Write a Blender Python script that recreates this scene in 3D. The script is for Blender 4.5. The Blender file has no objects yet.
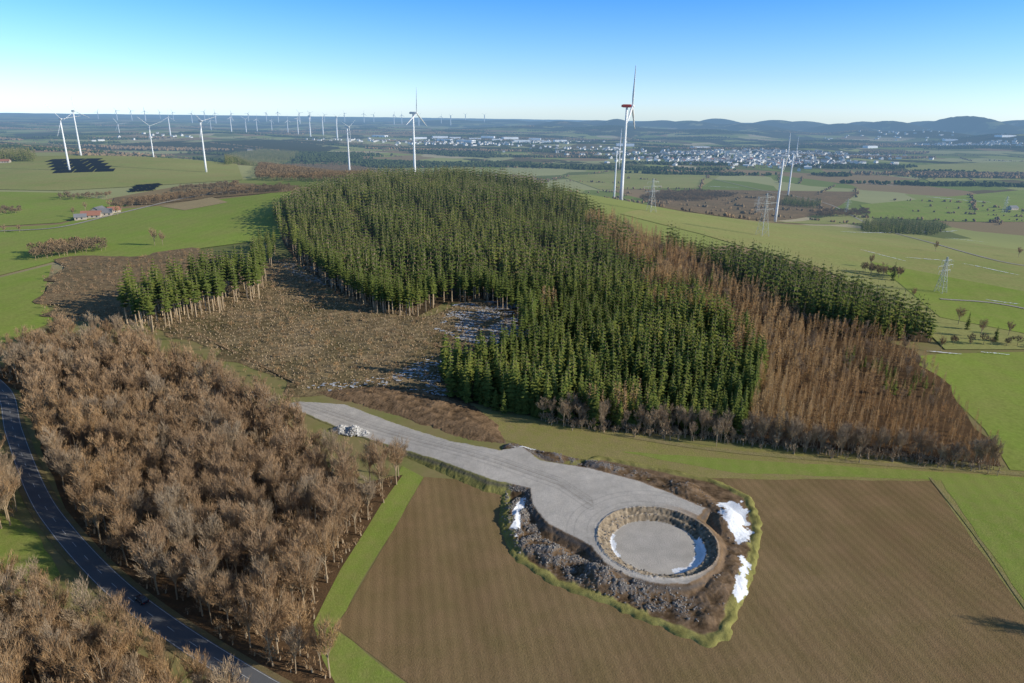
import bpy, math, random, time
import numpy as np
from mathutils import Vector, Matrix, noise
from mathutils.geometry import delaunay_2d_cdt
rng=np.random.default_rng(7); random.seed(7)
T0=time.time()
scene=bpy.context.scene
COL=scene.collection
# ------------------------------------------------------------------ camera
F_PX=1024*24/36.0
PITCH=math.radians(18.46); ROLL=math.radians(0.84)
CAM=np.array([0,0,120.0])
Fw=np.array([0,math.cos(PITCH),-math.sin(PITCH)])
R0=np.array([1.0,0,0]); U0=np.array([0,math.sin(PITCH),math.cos(PITCH)])
Rt=R0*math.cos(ROLL)+U0*math.sin(ROLL)
Up=-R0*math.sin(ROLL)+U0*math.cos(ROLL)
cd=bpy.data.cameras.new("camera"); cam=bpy.data.objects.new("camera",cd)
cd.lens=24; cd.sensor_width=36; cd.clip_start=1; cd.clip_end=120000
m=Matrix(((Rt[0],Up[0],-Fw[0],CAM[0]),(Rt[1],Up[1],-Fw[1],CAM[1]),(Rt[2],Up[2],-Fw[2],CAM[2]),(0,0,0,1)))
cam.matrix_world=m; COL.objects.link(cam); scene.camera=cam
# ------------------------------------------------------------------ terrain
def S(t):
    t=np.clip(t,0,1); return t*t*(3-2*t)
FAR=[(455,11500,30,10),(500,12500,40,25),(535,11500,25,20),(565,9500,22,52),(590,11000,18,50),(612,9500,16,72),(655,11000,26,60),(690,9800,20,66),(715,12000,16,80),(748,9000,22,60),(775,10500,18,84),(800,11000,20,86),(840,8800,20,80),
     (862,10500,16,96),(885,9000,16,104),(925,10500,22,118),(950,9000,14,122),(972,8500,16,144),(1012,9500,22,148),(1065,8000,30,135),(1000,5200,34,22),(1060,5000,40,35),(930,6200,40,30),(860,6800,40,15),(780,7200,40,15),(700,7000,45,2),(610,7200,40,-5),(540,7600,50,-15)]
def H(x,y):
    x=np.asarray(x,float); y=np.asarray(y,float)
    t=y+0.8*x
    z=-60*S((t-700)/1200)
    z=z+38*np.exp(-((x+60)**2)/(2*220**2)-((y-850)**2)/(2*250**2))
    z=z+22*np.exp(-((x+650)**2)/(2*300**2)-((y-1050)**2)/(2*350**2))
    z=z+19*np.exp(-((x+880)**2)/(2*330**2)-((y-1360)**2)/(2*165**2))
    w=S((y-1500)/3500)
    z=z+w*(12*np.sin(x/900+1.3)*np.cos(y/1300)+8*np.sin(x/410+y/700)+5*np.sin(x/230-y/310+2))
    g=0
    for u,d,s,p in FAR:
        cx=(u-512)/F_PX*d; sx=s/F_PX*d
        g=g+(np.exp(-((x-cx)**2)/(2*sx*sx)-((y-d*1.05)**2)/(2*(d*0.07)**2))*(p+60))**3
    g=np.cbrt(g)
    return z+g*(1+.05*np.sin(x/170+y/400)+.04*np.sin(x/75+1))-(x*x+y*y)/(2*6.371e6)
TS=60*np.exp(np.arange(0,860)*0.0075)
def survey(u,v,hoff=0.0):
    d=Fw+(u-512)/F_PX*Rt-(v-341.5)/F_PX*Up
    P=CAM[None,:]+TS[:,None]*d[None,:]
    f=P[:,2]-H(P[:,0],P[:,1])-hoff
    idx=np.where(f<0)[0]
    if len(idx)==0:
        return (float(P[-1,0]),float(P[-1,1]))
    i=max(idx[0],1); a,b=TS[i-1],TS[i]
    for _ in range(25):
        c=(a+b)/2; p=CAM+c*d
        if p[2]-float(H(p[0],p[1]))-hoff<0: b=c
        else: a=c
    p=CAM+b*d
    return (float(p[0]),float(p[1]))
def at_depth(u,v,dep):
    d=Fw+(u-512)/F_PX*Rt-(v-341.5)/F_PX*Up
    return CAM+dep*d
def project(x,y,z):
    q=np.stack([np.asarray(x)-CAM[0],np.asarray(y)-CAM[1],np.asarray(z)-CAM[2]],-1)
    dz=q@Fw
    return 512+F_PX*(q@Rt)/dz, 341.5-F_PX*(q@Up)/dz, dz
def poly(pts):
    out=[]
    for p in pts:
        if p[0]=='w': out.append((p[1],p[2]))
        else: out.append(survey(*p))
    return np.array(out)
def inside(P,x,y):
    x=np.asarray(x); y=np.asarray(y); r=np.zeros(x.shape,bool); n=len(P)
    for i in range(n):
        x1,y1=P[i]; x2,y2=P[(i+1)%n]
        if y1==y2: continue
        c=((y1>y)!=(y2>y))&(x<(x2-x1)*(y-y1)/(y2-y1)+x1)
        r^=c
    return r
def dist_line(P,x,y,closed=False):
    d=np.full(np.shape(x),1e9); n=len(P)
    for i in range(n if closed else n-1):
        a=np.array(P[i]); b=np.array(P[(i+1)%n]); ab=b-a; L=max(ab@ab,1e-9)
        t=np.clip(((x-a[0])*ab[0]+(y-a[1])*ab[1])/L,0,1)
        d=np.minimum(d,np.hypot(x-a[0]-t*ab[0],y-a[1]-t*ab[1]))
    return d
def sdf(P,x,y):
    d=dist_line(P,x,y,True); return np.where(inside(P,x,y),-d,d)
# ------------------------------------------------------------------ mesh helpers
def fast_mesh(name,V,Fc,mats=(),mi=None,smooth=False):
    V=np.asarray(V,np.float32); Fc=np.asarray(Fc,np.int32); k=Fc.shape[1]
    me=bpy.data.meshes.new(name)
    me.vertices.add(len(V)); me.vertices.foreach_set("co",V.ravel())
    me.loops.add(Fc.size); me.loops.foreach_set("vertex_index",Fc.ravel())
    me.polygons.add(len(Fc)); me.polygons.foreach_set("loop_start",np.arange(0,Fc.size,k,dtype=np.int32))
    for mm in mats: me.materials.append(mm)
    if mi is not None: me.polygons.foreach_set("material_index",np.asarray(mi,np.int32))
    me.polygons.foreach_set("use_smooth",np.full(len(Fc),smooth))
    me.update(calc_edges=True); me.validate()
    return me
def add(name,me,label=None,cat=None,kind=None,group=None,loc=(0,0,0),parent=None,rot=None,scale=None):
    o=bpy.data.objects.new(name,me); COL.objects.link(o); o.location=loc
    if rot is not None: o.rotation_euler=rot
    if scale is not None: o.scale=scale
    if parent is not None: o.parent=parent
    if label: o["label"]=label
    if cat: o["category"]=cat
    if kind: o["kind"]=kind
    if group: o["group"]=group
    return o
class MB:
    def __init__(s): s.v=[]; s.f=[]; s.m=[]
    def tube(s,p0,p1,r0,r1,n=6,m=0,cap=False):
        p0=np.array(p0,float); p1=np.array(p1,float); d=p1-p0; d/=max(np.linalg.norm(d),1e-9)
        a=np.cross(d,[0,0,1.0]) if abs(d[2])<0.95 else np.cross(d,[1.0,0,0]); a/=np.linalg.norm(a); b=np.cross(d,a)
        base=len(s.v)
        for p,r in((p0,r0),(p1,r1)):
            for i in range(n):
                t=2*math.pi*i/n+math.pi/n; s.v.append(p+r*(math.cos(t)*a+math.sin(t)*b))
        for i in range(n):
            j=(i+1)%n
            s.f.append((base+i,base+j,base+n+j)); s.f.append((base+i,base+n+j,base+n+i)); s.m+= [m,m]
        if cap:
            for i in range(1,n-1):
                s.f.append((base,base+i+1,base+i)); s.f.append((base+n,base+n+i,base+n+i+1)); s.m+=[m,m]
    def box(s,c,d,m=0,rz=0):
        base=len(s.v); cx,cy,cz=c; dx,dy,dz=[q/2 for q in d]; co,si=math.cos(rz),math.sin(rz)
        for z in(-dz,dz):
            for x,y in((-dx,-dy),(dx,-dy),(dx,dy),(-dx,dy)):
                s.v.append((cx+x*co-y*si,cy+x*si+y*co,cz+z))
        for q in((0,3,2,1),(4,5,6,7),(0,1,5,4),(1,2,6,5),(2,3,7,6),(3,0,4,7)):
            a,b,c2,e=[base+i for i in q]; s.f+=[(a,b,c2),(a,c2,e)]; s.m+=[m,m]
    def loft(s,rings,m=0,cap=True):
        n=len(rings[0]); base=len(s.v)
        for r in rings: s.v+= [tuple(p) for p in r]
        for k in range(len(rings)-1):
            for i in range(n):
                j=(i+1)%n; a=base+k*n
                s.f+=[(a+i,a+j,a+n+j),(a+i,a+n+j,a+n+i)]; s.m+=[m,m]
        if cap:
            e=base+(len(rings)-1)*n
            for i in range(1,n-1): s.f+=[(base,base+i+1,base+i),(e,e+i,e+i+1)]; s.m+=[m,m]
    def arr(s): return np.array(s.v,float),np.array(s.f,int),np.array(s.m,int)
    def mesh(s,name,mats,smooth=False):
        return fast_mesh(name,np.array(s.v),np.array(s.f),mats,np.array(s.m),smooth)
# ------------------------------------------------------------------ materials
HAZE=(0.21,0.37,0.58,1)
def new_mat(name):
    mt=bpy.data.materials.new(name); mt.use_nodes=True; nt=mt.node_tree; nt.nodes.clear(); return mt,nt
def N(nt,t,**k):
    n=nt.nodes.new(t)
    for a,b in k.items(): setattr(n,a,b)
    return n
def mix_haze(nt,sh,L=8500.0,start=400.0):  # painted haze: blue emission mixed into every material, growing with distance from origin
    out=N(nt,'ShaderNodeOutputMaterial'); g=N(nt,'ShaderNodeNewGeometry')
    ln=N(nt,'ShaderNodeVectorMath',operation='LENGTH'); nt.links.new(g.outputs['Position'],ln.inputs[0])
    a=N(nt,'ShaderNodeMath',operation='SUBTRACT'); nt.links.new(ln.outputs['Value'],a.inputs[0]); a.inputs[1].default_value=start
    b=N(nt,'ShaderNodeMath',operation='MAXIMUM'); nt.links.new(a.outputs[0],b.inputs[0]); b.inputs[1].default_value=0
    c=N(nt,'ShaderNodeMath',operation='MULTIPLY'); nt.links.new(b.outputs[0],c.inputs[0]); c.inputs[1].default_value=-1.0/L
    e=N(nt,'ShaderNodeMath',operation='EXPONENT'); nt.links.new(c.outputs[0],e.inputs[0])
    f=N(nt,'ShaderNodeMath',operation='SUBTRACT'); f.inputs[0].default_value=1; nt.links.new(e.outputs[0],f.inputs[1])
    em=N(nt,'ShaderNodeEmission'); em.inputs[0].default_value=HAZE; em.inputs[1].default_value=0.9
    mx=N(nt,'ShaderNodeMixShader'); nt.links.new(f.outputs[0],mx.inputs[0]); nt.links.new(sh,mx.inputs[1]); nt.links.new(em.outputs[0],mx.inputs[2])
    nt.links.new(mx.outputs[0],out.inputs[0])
def pos_node(nt,rot=0,scale=(1,1,1)):
    g=N(nt,'ShaderNodeNewGeometry'); mp=N(nt,'ShaderNodeMapping'); mp.inputs['Rotation'].default_value=(0,0,rot); mp.inputs['Scale'].default_value=scale
    nt.links.new(g.outputs['Position'],mp.inputs[0]); return mp.outputs[0]
def noise_fac(nt,vec,scale,detail=4,rough=0.6,lo=0.3,hi=0.7):
    n=N(nt,'ShaderNodeTexNoise'); n.inputs['Scale'].default_value=scale; n.inputs['Detail'].default_value=detail; n.inputs['Roughness'].default_value=rough
    nt.links.new(vec,n.inputs['Vector'])
    r=N(nt,'ShaderNodeMapRange'); r.inputs[1].default_value=lo; r.inputs[2].default_value=hi; nt.links.new(n.outputs[0],r.inputs[0]); return r.outputs[0]
def mixc(nt,fac,a,b,mode='MIX'):
    mx=N(nt,'ShaderNodeMix',data_type='RGBA',blend_type=mode)
    if isinstance(fac,(int,float)): mx.inputs[0].default_value=fac
    else: nt.links.new(fac,mx.inputs[0])
    for i,c in((6,a),(7,b)):
        if isinstance(c,tuple): mx.inputs[i].default_value=(c[0],c[1],c[2],1)
        else: nt.links.new(c,mx.inputs[i])
    return mx.outputs[2]
def bsdf(nt,col,rough=0.95,bump=None,bstr=0.3,bdist=0.3,spec=0.15,metal=0):
    if spec<0.16:
        b=N(nt,'ShaderNodeBsdfDiffuse'); cin=b.inputs['Color']
    else:
        b=N(nt,'ShaderNodeBsdfPrincipled'); b.inputs['Roughness'].default_value=rough; b.inputs['Specular IOR Level'].default_value=spec; b.inputs['Metallic'].default_value=metal; cin=b.inputs['Base Color']
    if isinstance(col,tuple): cin.default_value=(col[0],col[1],col[2],1)
    else: nt.links.new(col,cin)
    if bump is not None:
        bp=N(nt,'ShaderNodeBump'); bp.inputs['Strength'].default_value=bstr; bp.inputs['Distance'].default_value=bdist
        nt.links.new(bump,bp.inputs['Height']); nt.links.new(bp.outputs[0],b.inputs['Normal'])
    return b.outputs[0]
def mul_scalar(nt,c,f,amp,base):
    k=N(nt,'ShaderNodeMath',operation='MULTIPLY_ADD'); nt.links.new(f,k.inputs[0]); k.inputs[1].default_value=amp; k.inputs[2].default_value=base
    v=N(nt,'ShaderNodeVectorMath',operation='SCALE'); nt.links.new(c,v.inputs[0]); nt.links.new(k.outputs[0],v.inputs['Scale']); return v.outputs[0]
def ground_mat(name,c1,c2,c3=None,s1=0.03,s2=0.5,bstr=0.4,rows=None,s3=4.0,fine=0.35,rough=0.95):
    mt,nt=new_mat(name); p=pos_node(nt)
    f1=noise_fac(nt,p,s1,5,0.6); f2=noise_fac(nt,p,s2,4,0.65); f3=noise_fac(nt,p,s3,3,0.7,0.25,0.75)
    c=mixc(nt,f1,c1,c2)
    if c3: 
        mm=N(nt,'ShaderNodeMath',operation='MULTIPLY'); nt.links.new(f2,mm.inputs[0]); mm.inputs[1].default_value=0.7
        c=mixc(nt,mm.outputs[0],c,c3)
    if rows:
        for ang,wl,st,dist in rows:
            q=pos_node(nt,ang)
            w=N(nt,'ShaderNodeTexWave'); w.inputs['Scale'].default_value=2*math.pi/20/wl*1.0; w.inputs['Distortion'].default_value=dist; w.inputs['Detail'].default_value=2; w.inputs['Detail Scale'].default_value=0.4
            nt.links.new(q,w.inputs['Vector'])
            c=mul_scalar(nt,c,w.outputs['Fac'],st,1-st/2)
    c=mul_scalar(nt,c,f3,fine,1-fine/2)
    mix_haze(nt,bsdf(nt,c,rough,f3,bstr,0.25)); return mt
def flat_mat(name,col,rough=0.6,var=0.15,sc=1.0,spec=0.3,metal=0):
    mt,nt=new_mat(name); p=pos_node(nt); f=noise_fac(nt,p,sc,3,0.6)
    c=mixc(nt,f,tuple(x*(1-var) for x in col),tuple(min(1,x*(1+var)) for x in col))
    mix_haze(nt,bsdf(nt,c,rough,spec=spec,metal=metal)); return mt
def tree_mat(name,ca,cb,cc_=None,sc=0.12,dark=0.6):
    mt,nt=new_mat(name); p=pos_node(nt); f=noise_fac(nt,p,sc,2,0.7,0.36,0.64)
    c=mixc(nt,f,ca,cb)
    if cc_: 
        f0=noise_fac(nt,p,0.015,1,0.5,0.38,0.62); c=mixc(nt,f0,c,cc_)
    mix_haze(nt,bsdf(nt,c,0.85,spec=0.1)); return mt
m_field=ground_mat("ploughed_soil",(0.225,0.145,0.075),(0.28,0.19,0.10),(0.185,0.14,0.06),0.02,0.12,0.4,rows=[(math.radians(-10),3.0,0.13,0.0),(math.radians(-10),18.0,0.09,0.4)],s3=2.4,fine=0.3)
m_grass=ground_mat("meadow_grass",(0.185,0.255,0.045),(0.25,0.31,0.065),(0.28,0.265,0.09),0.02,0.25,0.3,rows=[(math.radians(12),6.0,0.06,2.0)],s3=2.0)
m_verge=ground_mat("verge_grass",(0.23,0.235,0.06),(0.30,0.265,0.095),(0.31,0.235,0.12),0.05,0.3,0.4,s3=2.0,fine=.5)
m_olive=ground_mat("rough_grass",(0.26,0.215,0.10),(0.21,0.22,0.06),(0.32,0.25,0.14),0.03,0.3,0.5,s3=1.5)
m_litter=ground_mat("leaf_litter",(0.18,0.105,0.055),(0.11,0.07,0.04),(0.08,0.055,0.032),0.08,0.6,0.6,s3=2.0)
m_clear=ground_mat("clearing_ground",(0.38,0.275,0.16),(0.16,0.135,0.062),(0.105,0.077,0.042),0.04,0.12,1.0,rows=[(math.radians(62),6.0,0.28,5.0)],s3=0.7,fine=1.0)
m_clear2=ground_mat("clearing_dark",(0.24,0.155,0.085),(0.14,0.105,0.055),(0.28,0.21,0.12),0.03,0.15,1.0,s3=0.7,fine=0.9)
m_tan=ground_mat("stubble",(0.42,0.32,0.17),(0.36,0.28,0.15),None,0.02,0.3,0.3)
m_bright=ground_mat("bright_grass",(0.195,0.275,0.045),(0.275,0.355,0.07),(0.29,0.285,0.09),0.007,0.035,0.2,rows=[(math.radians(20),12.0,0.04,2.0)],s3=0.6)
m_pale=ground_mat("pale_grass",(0.23,0.275,0.075),(0.33,0.345,0.125),(0.34,0.29,0.12),0.006,0.03,0.2,s3=0.4)
m_asphalt=ground_mat("asphalt",(0.13,0.132,0.14),(0.155,0.157,0.165),None,0.1,0.5,0.2,s3=6,fine=0.15,rough=0.8)
m_gravelverge=ground_mat("gravel_verge",(0.24,0.18,0.10),(0.18,0.155,0.07),None,0.3,0.9,0.4)
m_snow=ground_mat("snow",(0.76,0.79,0.84),(0.85,0.86,0.89),None,0.3,1.0,0.3,fine=0.12,rough=0.6)
m_oldsnow=ground_mat("old_snow",(0.7,0.74,0.8),(0.42,0.41,0.4),None,0.3,1.0,0.3,fine=0.3,rough=0.7)
m_white=flat_mat("white_paint",(0.78,0.78,0.78),0.5,0.05)
m_line=flat_mat("road_paint",(0.55,0.55,0.55),0.6,0.3)
m_track=ground_mat("track_gravel",(0.42,0.39,0.33),(0.33,0.29,0.24),None,0.2,0.8,0.3)
def terrain_material():
    mt,nt=new_mat("open_country")
    p=pos_node(nt,math.radians(24),(1/210,1/330,0)); 
    v=N(nt,'ShaderNodeTexVoronoi',voronoi_dimensions='2D',distance='CHEBYCHEV'); v.inputs['Scale'].default_value=1; v.inputs['Randomness'].default_value=0.85
    nt.links.new(p,v.inputs['Vector'])
    sp=N(nt,'ShaderNodeSeparateColor'); nt.links.new(v.outputs['Color'],sp.inputs[0])
    r=N(nt,'ShaderNodeValToRGB'); r.color_ramp.interpolation='CONSTANT'; nt.links.new(sp.outputs[0],r.inputs[0])
    cols=[(0,(0.19,0.25,0.06)),(0.16,(0.38,0.40,0.14)),(0.30,(0.14,0.17,0.06)),(0.42,(0.33,0.22,0.13)),(0.56,(0.42,0.42,0.2)),(0.68,(0.14,0.10,0.06)),(0.8,(0.30,0.34,0.10)),(0.91,(0.55,0.46,0.30))]
    e=r.color_ramp.elements
    e[0].position=0; e[0].color=cols[0][1]+(1,); e[1].position=cols[1][0]; e[1].color=cols[1][1]+(1,)
    for a,b in cols[2:]:
        q=e.new(a); q.color=b+(1,)
    w=pos_node(nt)
    f1=noise_fac(nt,w,0.004,5,0.6)
    km=N(nt,'ShaderNodeMath',operation='MULTIPLY'); nt.links.new(f1,km.inputs[0]); km.inputs[1].default_value=0.25
    c=mixc(nt,km.outputs[0],r.outputs[0],(0.20,0.22,0.08))
    pw=pos_node(nt,0.3,(1/700,1/1500,0)); fw=noise_fac(nt,pw,1.0,7,0.65,0.51,0.52)
    gg=N(nt,'ShaderNodeSeparateXYZ'); nt.links.new(w,gg.inputs[0])
    mr=N(nt,'ShaderNodeMapRange'); mr.inputs[1].default_value=2300; mr.inputs[2].default_value=2900; nt.links.new(gg.outputs[1],mr.inputs[0])
    mm=N(nt,'ShaderNodeMath',operation='MULTIPLY'); nt.links.new(fw,mm.inputs[0]); nt.links.new(mr.outputs[0],mm.inputs[1])
    c=mixc(nt,mm.outputs[0],c,(0.035,0.04,0.024))
    mz=N(nt,'ShaderNodeMapRange'); mz.inputs[1].default_value=-42; mz.inputs[2].default_value=-25; nt.links.new(gg.outputs[2],mz.inputs[0])
    my=N(nt,'ShaderNodeMapRange'); my.inputs[1].default_value=3800; my.inputs[2].default_value=4600; nt.links.new(gg.outputs[1],my.inputs[0])
    m3=N(nt,'ShaderNodeMath',operation='MULTIPLY'); nt.links.new(mz.outputs[0],m3.inputs[0]); nt.links.new(my.outputs[0],m3.inputs[1])
    nf=noise_fac(nt,w,0.0022,5,0.65,0.40,0.46)
    m4=N(nt,'ShaderNodeMath',operation='MULTIPLY'); nt.links.new(m3.outputs[0],m4.inputs[0]); nt.links.new(nf,m4.inputs[1])
    c=mixc(nt,m4.outputs[0],c,(0.02,0.026,0.02))
    near=N(nt,'ShaderNodeMapRange'); near.inputs[1].default_value=420; near.inputs[2].default_value=560; nt.links.new(gg.outputs[1],near.inputs[0])
    nf2=noise_fac(nt,w,0.05,4,0.6)
    c0=mixc(nt,nf2,(0.21,0.22,0.07),(0.28,0.21,0.11))
    c=mixc(nt,near.outputs[0],c0,c)
    f3=noise_fac(nt,w,0.25,4,0.7)
    c=mixc(nt,0.18,c,mixc(nt,f3,(0.1,0.11,0.03),(0.3,0.27,0.13)))
    mix_haze(nt,bsdf(nt,c,0.95)); return mt
m_terrain=terrain_material()
# ------------------------------------------------------------------ terrain mesh (one sheet)
na,nr=460,600
ang=np.radians(np.linspace(-72,72,na)); rad=45*np.exp(np.linspace(0,math.log(62000/45),nr))
A,Rr=np.meshgrid(ang,rad); X=Rr*np.sin(A); Y=Rr*np.cos(A)-90
V=np.stack([X,Y,H(X,Y)],-1).reshape(-1,3)
i=np.arange(nr-1)[:,None]*na+np.arange(na-1)[None,:]
Fq=np.stack([i,i+1,i+na+1,i+na],-1).reshape(-1,4)
add("ground",fast_mesh("ground",V,Fq,[m_terrain],smooth=True),"rolling open farmland reaching to the hazy horizon","ground","structure")
# ------------------------------------------------------------------ draped patches
def densify(P,step):
    out=[]
    for k in range(len(P)):
        a=P[k]; b=P[(k+1)%len(P)]; n=max(1,int(np.linalg.norm(b-a)/step))
        for j in range(n): out.append(a+(b-a)*j/n)
    return np.array(out)
def patch(name,P,mat,off,step,label,cat,kind="structure",jit=0.0,rough_h=0.0,wob=0.0):
    if off>0.5: off*=0.45
    B=densify(np.array(P),step)
    if wob:
        B=B+np.array([[noise.noise(Vector((a*.05,b*.05,3)))*wob,noise.noise(Vector((a*.05,b*.05,8)))*wob] for a,b in B])
    if jit: B=B+rng.normal(0,jit,B.shape)
    x0,y0=B.min(0); x1,y1=B.max(0)
    gx,gy=np.meshgrid(np.arange(x0,x1,step),np.arange(y0,y1,step)); gx=gx.ravel()+0.001; gy=gy.ravel()+0.0013
    k=(sdf(B,gx,gy)<-0.4*step); gx=gx[k]; gy=gy[k]
    n=len(B)
    vs=[Vector((float(a),float(b))) for a,b in B]+[Vector((float(a),float(b))) for a,b in zip(gx,gy)]
    r=delaunay_2d_cdt(vs,[],[list(range(n))],1,1e-4)
    V2=np.array([(q.x,q.y) for q in r[0]]); Fc=np.array([f for f in r[2] if len(f)==3])
    z=H(V2[:,0],V2[:,1])+off
    if rough_h:
        dd=dist_line(B,V2[:,0],V2[:,1],True)
        z=z+rough_h*np.clip(dd/6,0,1)*rng.random(len(z))
    a=V2[Fc[:,1]]-V2[Fc[:,0]]; b=V2[Fc[:,2]]-V2[Fc[:,0]]
    fl=(a[:,0]*b[:,1]-a[:,1]*b[:,0])<0; Fc[fl]=Fc[fl][:,::-1]
    me=fast_mesh(name,np.column_stack([V2,z]),Fc,[mat],smooth=True)
    return add(name,me,label,cat,kind)
patch("ploughed_field",poly([(424,477),(520,484),(600,476),(700,478),(932,481),(1024,612),(1100,720),(700,900),(440,800),(430,700),(336,628)]),m_field,0.06,7,"brown ploughed field with fine tractor rows","field")
patch("grass_strip",poly([(402,466),(424,477),(336,628),(430,702),(440,800),(300,800),(325,700),(306,625),(345,560),(388,492)]),m_grass,0.08,6,"green grass strip between bare wood and ploughed field","grass",jit=0.3)
patch("grass_band",poly([(470,402),(560,423),(700,445),(1000,470),(1100,478),(1250,560),(1250,900),(1100,720),(1024,612),(932,481),(700,478),(640,484),(560,462),(505,440)]),m_verge,0.08,7,"olive green meadow band below the spruce wood","meadow",jit=0.3)
patch("grass_band",poly([(620,452),(740,460),(1000,476),(1100,484),(1250,560),(1250,860),(1100,700),(1024,600),(940,480),(735,473)]),m_grass,0.12,7,"fresh green meadow along the ploughed field","meadow",jit=0.3)
patch("green_field",poly([(885,360),(940,354),(1024,352),(1300,350),(1300,520),(1100,478),(1010,470),(985,430),(940,385)]),m_bright,0.12,9,"bright green winter crop field beside the larches","field")
TH=14
LEAF=[(-260,400,TH),(-60,350,TH),(0,338,TH),(60,318,TH),(110,316,TH),(150,332,TH),(240,364,TH),(285,392,TH),(305,412,TH),(330,436,TH),(360,446,TH),(385,446,12),(402,462,5),(394,490,0),(372,520,0),(342,568,0),(314,622,0),(322,660,0),(345,700,0),(360,730,0),(290,712,0),(220,652,0),(150,600,0),(98,556,0),(66,512,0),(48,468,0),(34,420,0),(18,392,0),(-40,366,0),(-160,350,0)]
leafP=poly(LEAF)
patch("forest_floor",leafP,m_litter,0.10,7,"brown leaf litter under bare broadleaf trees","forest floor",jit=0.5)
LEAF2=[(-150,540,10),(0,566,10),(50,580,9),(90,602,8),(140,634,8),(190,668,8),(235,696,8),(280,770,5),(200,900,0),(-300,900,0)]
leafP2=poly(LEAF2)
patch("forest_floor",leafP2,m_litter,0.10,7,"leaf litter beneath a roadside copse","forest floor",jit=0.5)
LEAF3=[(-120,415,8),(-25,425,14),(2,452,14),(18,488,10),(34,522,0),(0,532,0),(-150,530,0)]
leafP3=poly(LEAF3)
patch("green_verge",poly([(-150,520),(0,512),(38,532),(60,575),(20,600),(0,600),(-150,590)]),m_grass,0.12,5,"green meadow corner beside the country road","meadow",jit=0.3)
clearP=poly([(60,262,0),(130,262),(190,250),(260,262),(300,258),(335,290),(420,314),(480,300),(515,318),(528,346),(480,362),(440,375),(446,400),(400,392),(300,392),(250,368),(180,338),(120,322),(60,324),(44,300)])
patch("clearing",clearP,m_clear,0.12,2.6,"felled forest clearing with brown brash and stumps","clearing",rough_h=0.8,wob=12)
patch("clearing",poly([(62,258),(130,258),(196,248),(205,290),(130,312),(55,318),(44,300)]),m_clear2,1.6,5,"dark brown felled slope with scrub","clearing",rough_h=0.6,wob=14)
SPR=[(285,246,0),(300,266,0),(335,292,0),(380,316,0),(415,318,0),(445,303,0),(485,303,0),(515,320,0),(525,345,0),(480,362,0),(442,376,0),(448,398,0),(520,414,0),(600,428,0),(742,440,0),(752,400,6),(768,345,12),(762,322,18),(730,298,18),(695,275,18),(645,240,18),(610,212,17),('w',78,690),('w',60,760),('w',-10,850),('w',-90,900),('w',-170,830),('w',-215,730),('w',-225,640)]
sprP=poly(SPR)
SPR2=[(655,226,14),(700,238,14),(750,247,15),(800,258,15),(870,281,14),(938,315,13),(930,343,0),(880,340,0),(820,330,0),(775,312,0),(735,290,0),(700,262,3),(668,242,6)]
sprP2=poly(SPR2)
LAR=[(610,210,13),(650,228,13),(668,242,6),(700,262,3),(735,290,0),(775,312,0),(820,330,0),(880,340,0),(915,352,0),(945,385,0),(975,425,0),(1004,468,0),(900,458,0),(830,453,0),(742,442,0),(752,400,6),(768,345,12),(762,322,18),(730,298,18),(695,275,18),(645,240,18)]
larP=poly(LAR)
m_needle=ground_mat("needle_floor",(0.08,0.06,0.035),(0.11,0.08,0.05),None,0.05,0.5,0.4)
patch("forest_floor",sprP,m_needle,0.2,12,"dark needle floor under dense spruces","forest floor")
patch("forest_floor",sprP2,m_needle,0.25,10,"dark needle floor under spruces","forest floor")
patch("forest_floor",larP,m_litter,0.3,10,"orange brown needle litter under larches","forest floor",wob=6)
patch("green_field",poly([(-120,156),(0,154),(120,154),(232,162),(243,180),(150,186),(60,191),(-120,189)]),m_pale,1.2,20,"pale green hill pasture with wind turbines","field")
patch("green_field",poly([(-120,191),(60,193),(135,204),(60,223),(-120,232)]),m_bright,1.0,15,"green hillside meadow","field")
patch("green_field",poly([(112,210),(165,206),(292,191),(282,238),(200,249),(130,259),(55,262),(0,276),(-120,290),(-120,233),(60,225)]),m_bright,1.3,12,"large bright green meadow beside the spruce wood","field")
patch("green_field",poly([(-120,292),(0,278),(52,265),(42,300),(58,320),(0,345),(-120,380)]),m_bright,0.8,10,"green meadow below the felled slope","field")
patch("stubble_field",poly([(160,207),(212,198),(228,203),(185,211)]),m_tan,1.8,10,"straw coloured stubble field","field")
patch("scrub_band",poly([(165,195),(240,185),(300,186),(290,192),(215,198),(150,205),(110,206),(115,198)]),m_clear2,1.6,12,"reddish brown scrub band","scrub")
patch("green_field",poly([(700,234),(760,222),(830,226),(900,232),(1100,262),(1200,330),(1200,348),(1024,350),(945,350),(900,305),(820,268)]),m_pale,0.9,12,"broad light green valley meadow","field")
patch("green_field",poly([(870,262),(1024,292),(1200,330),(1024,334),(940,318)]),m_bright,1.3,12,"bright green valley pasture","field")
patch("green_field",poly([(620,214),(700,234),(760,222),(700,214),(640,210)]),m_pale,0.9,12,"light green valley meadow behind the wood","field")
patch("brown_field",poly([(640,196),(720,190),(860,192),(840,206),(700,214)]),m_clear2,1.5,20,"dark brown ploughed valley field","field")
patch("green_field",poly([(860,205),(1024,190),(1200,190),(1200,222),(960,222),(870,218)]),m_bright,1.5,20,"green valley meadow","field")
patch("green_field",poly([(560,176),(640,172),(720,176),(700,188),(600,190)]),m_pale,1.5,25,"pale green valley field","field")
patch("green_field",poly([(700,216),(850,208),(880,222),(770,222)]),m_pale,1.7,20,"pale green valley field","field")
patch("green_field",poly([(900,166),(1060,160),(1100,178),(930,182)]),m_pale,1.7,30,"pale green field on the valley side","field")
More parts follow.
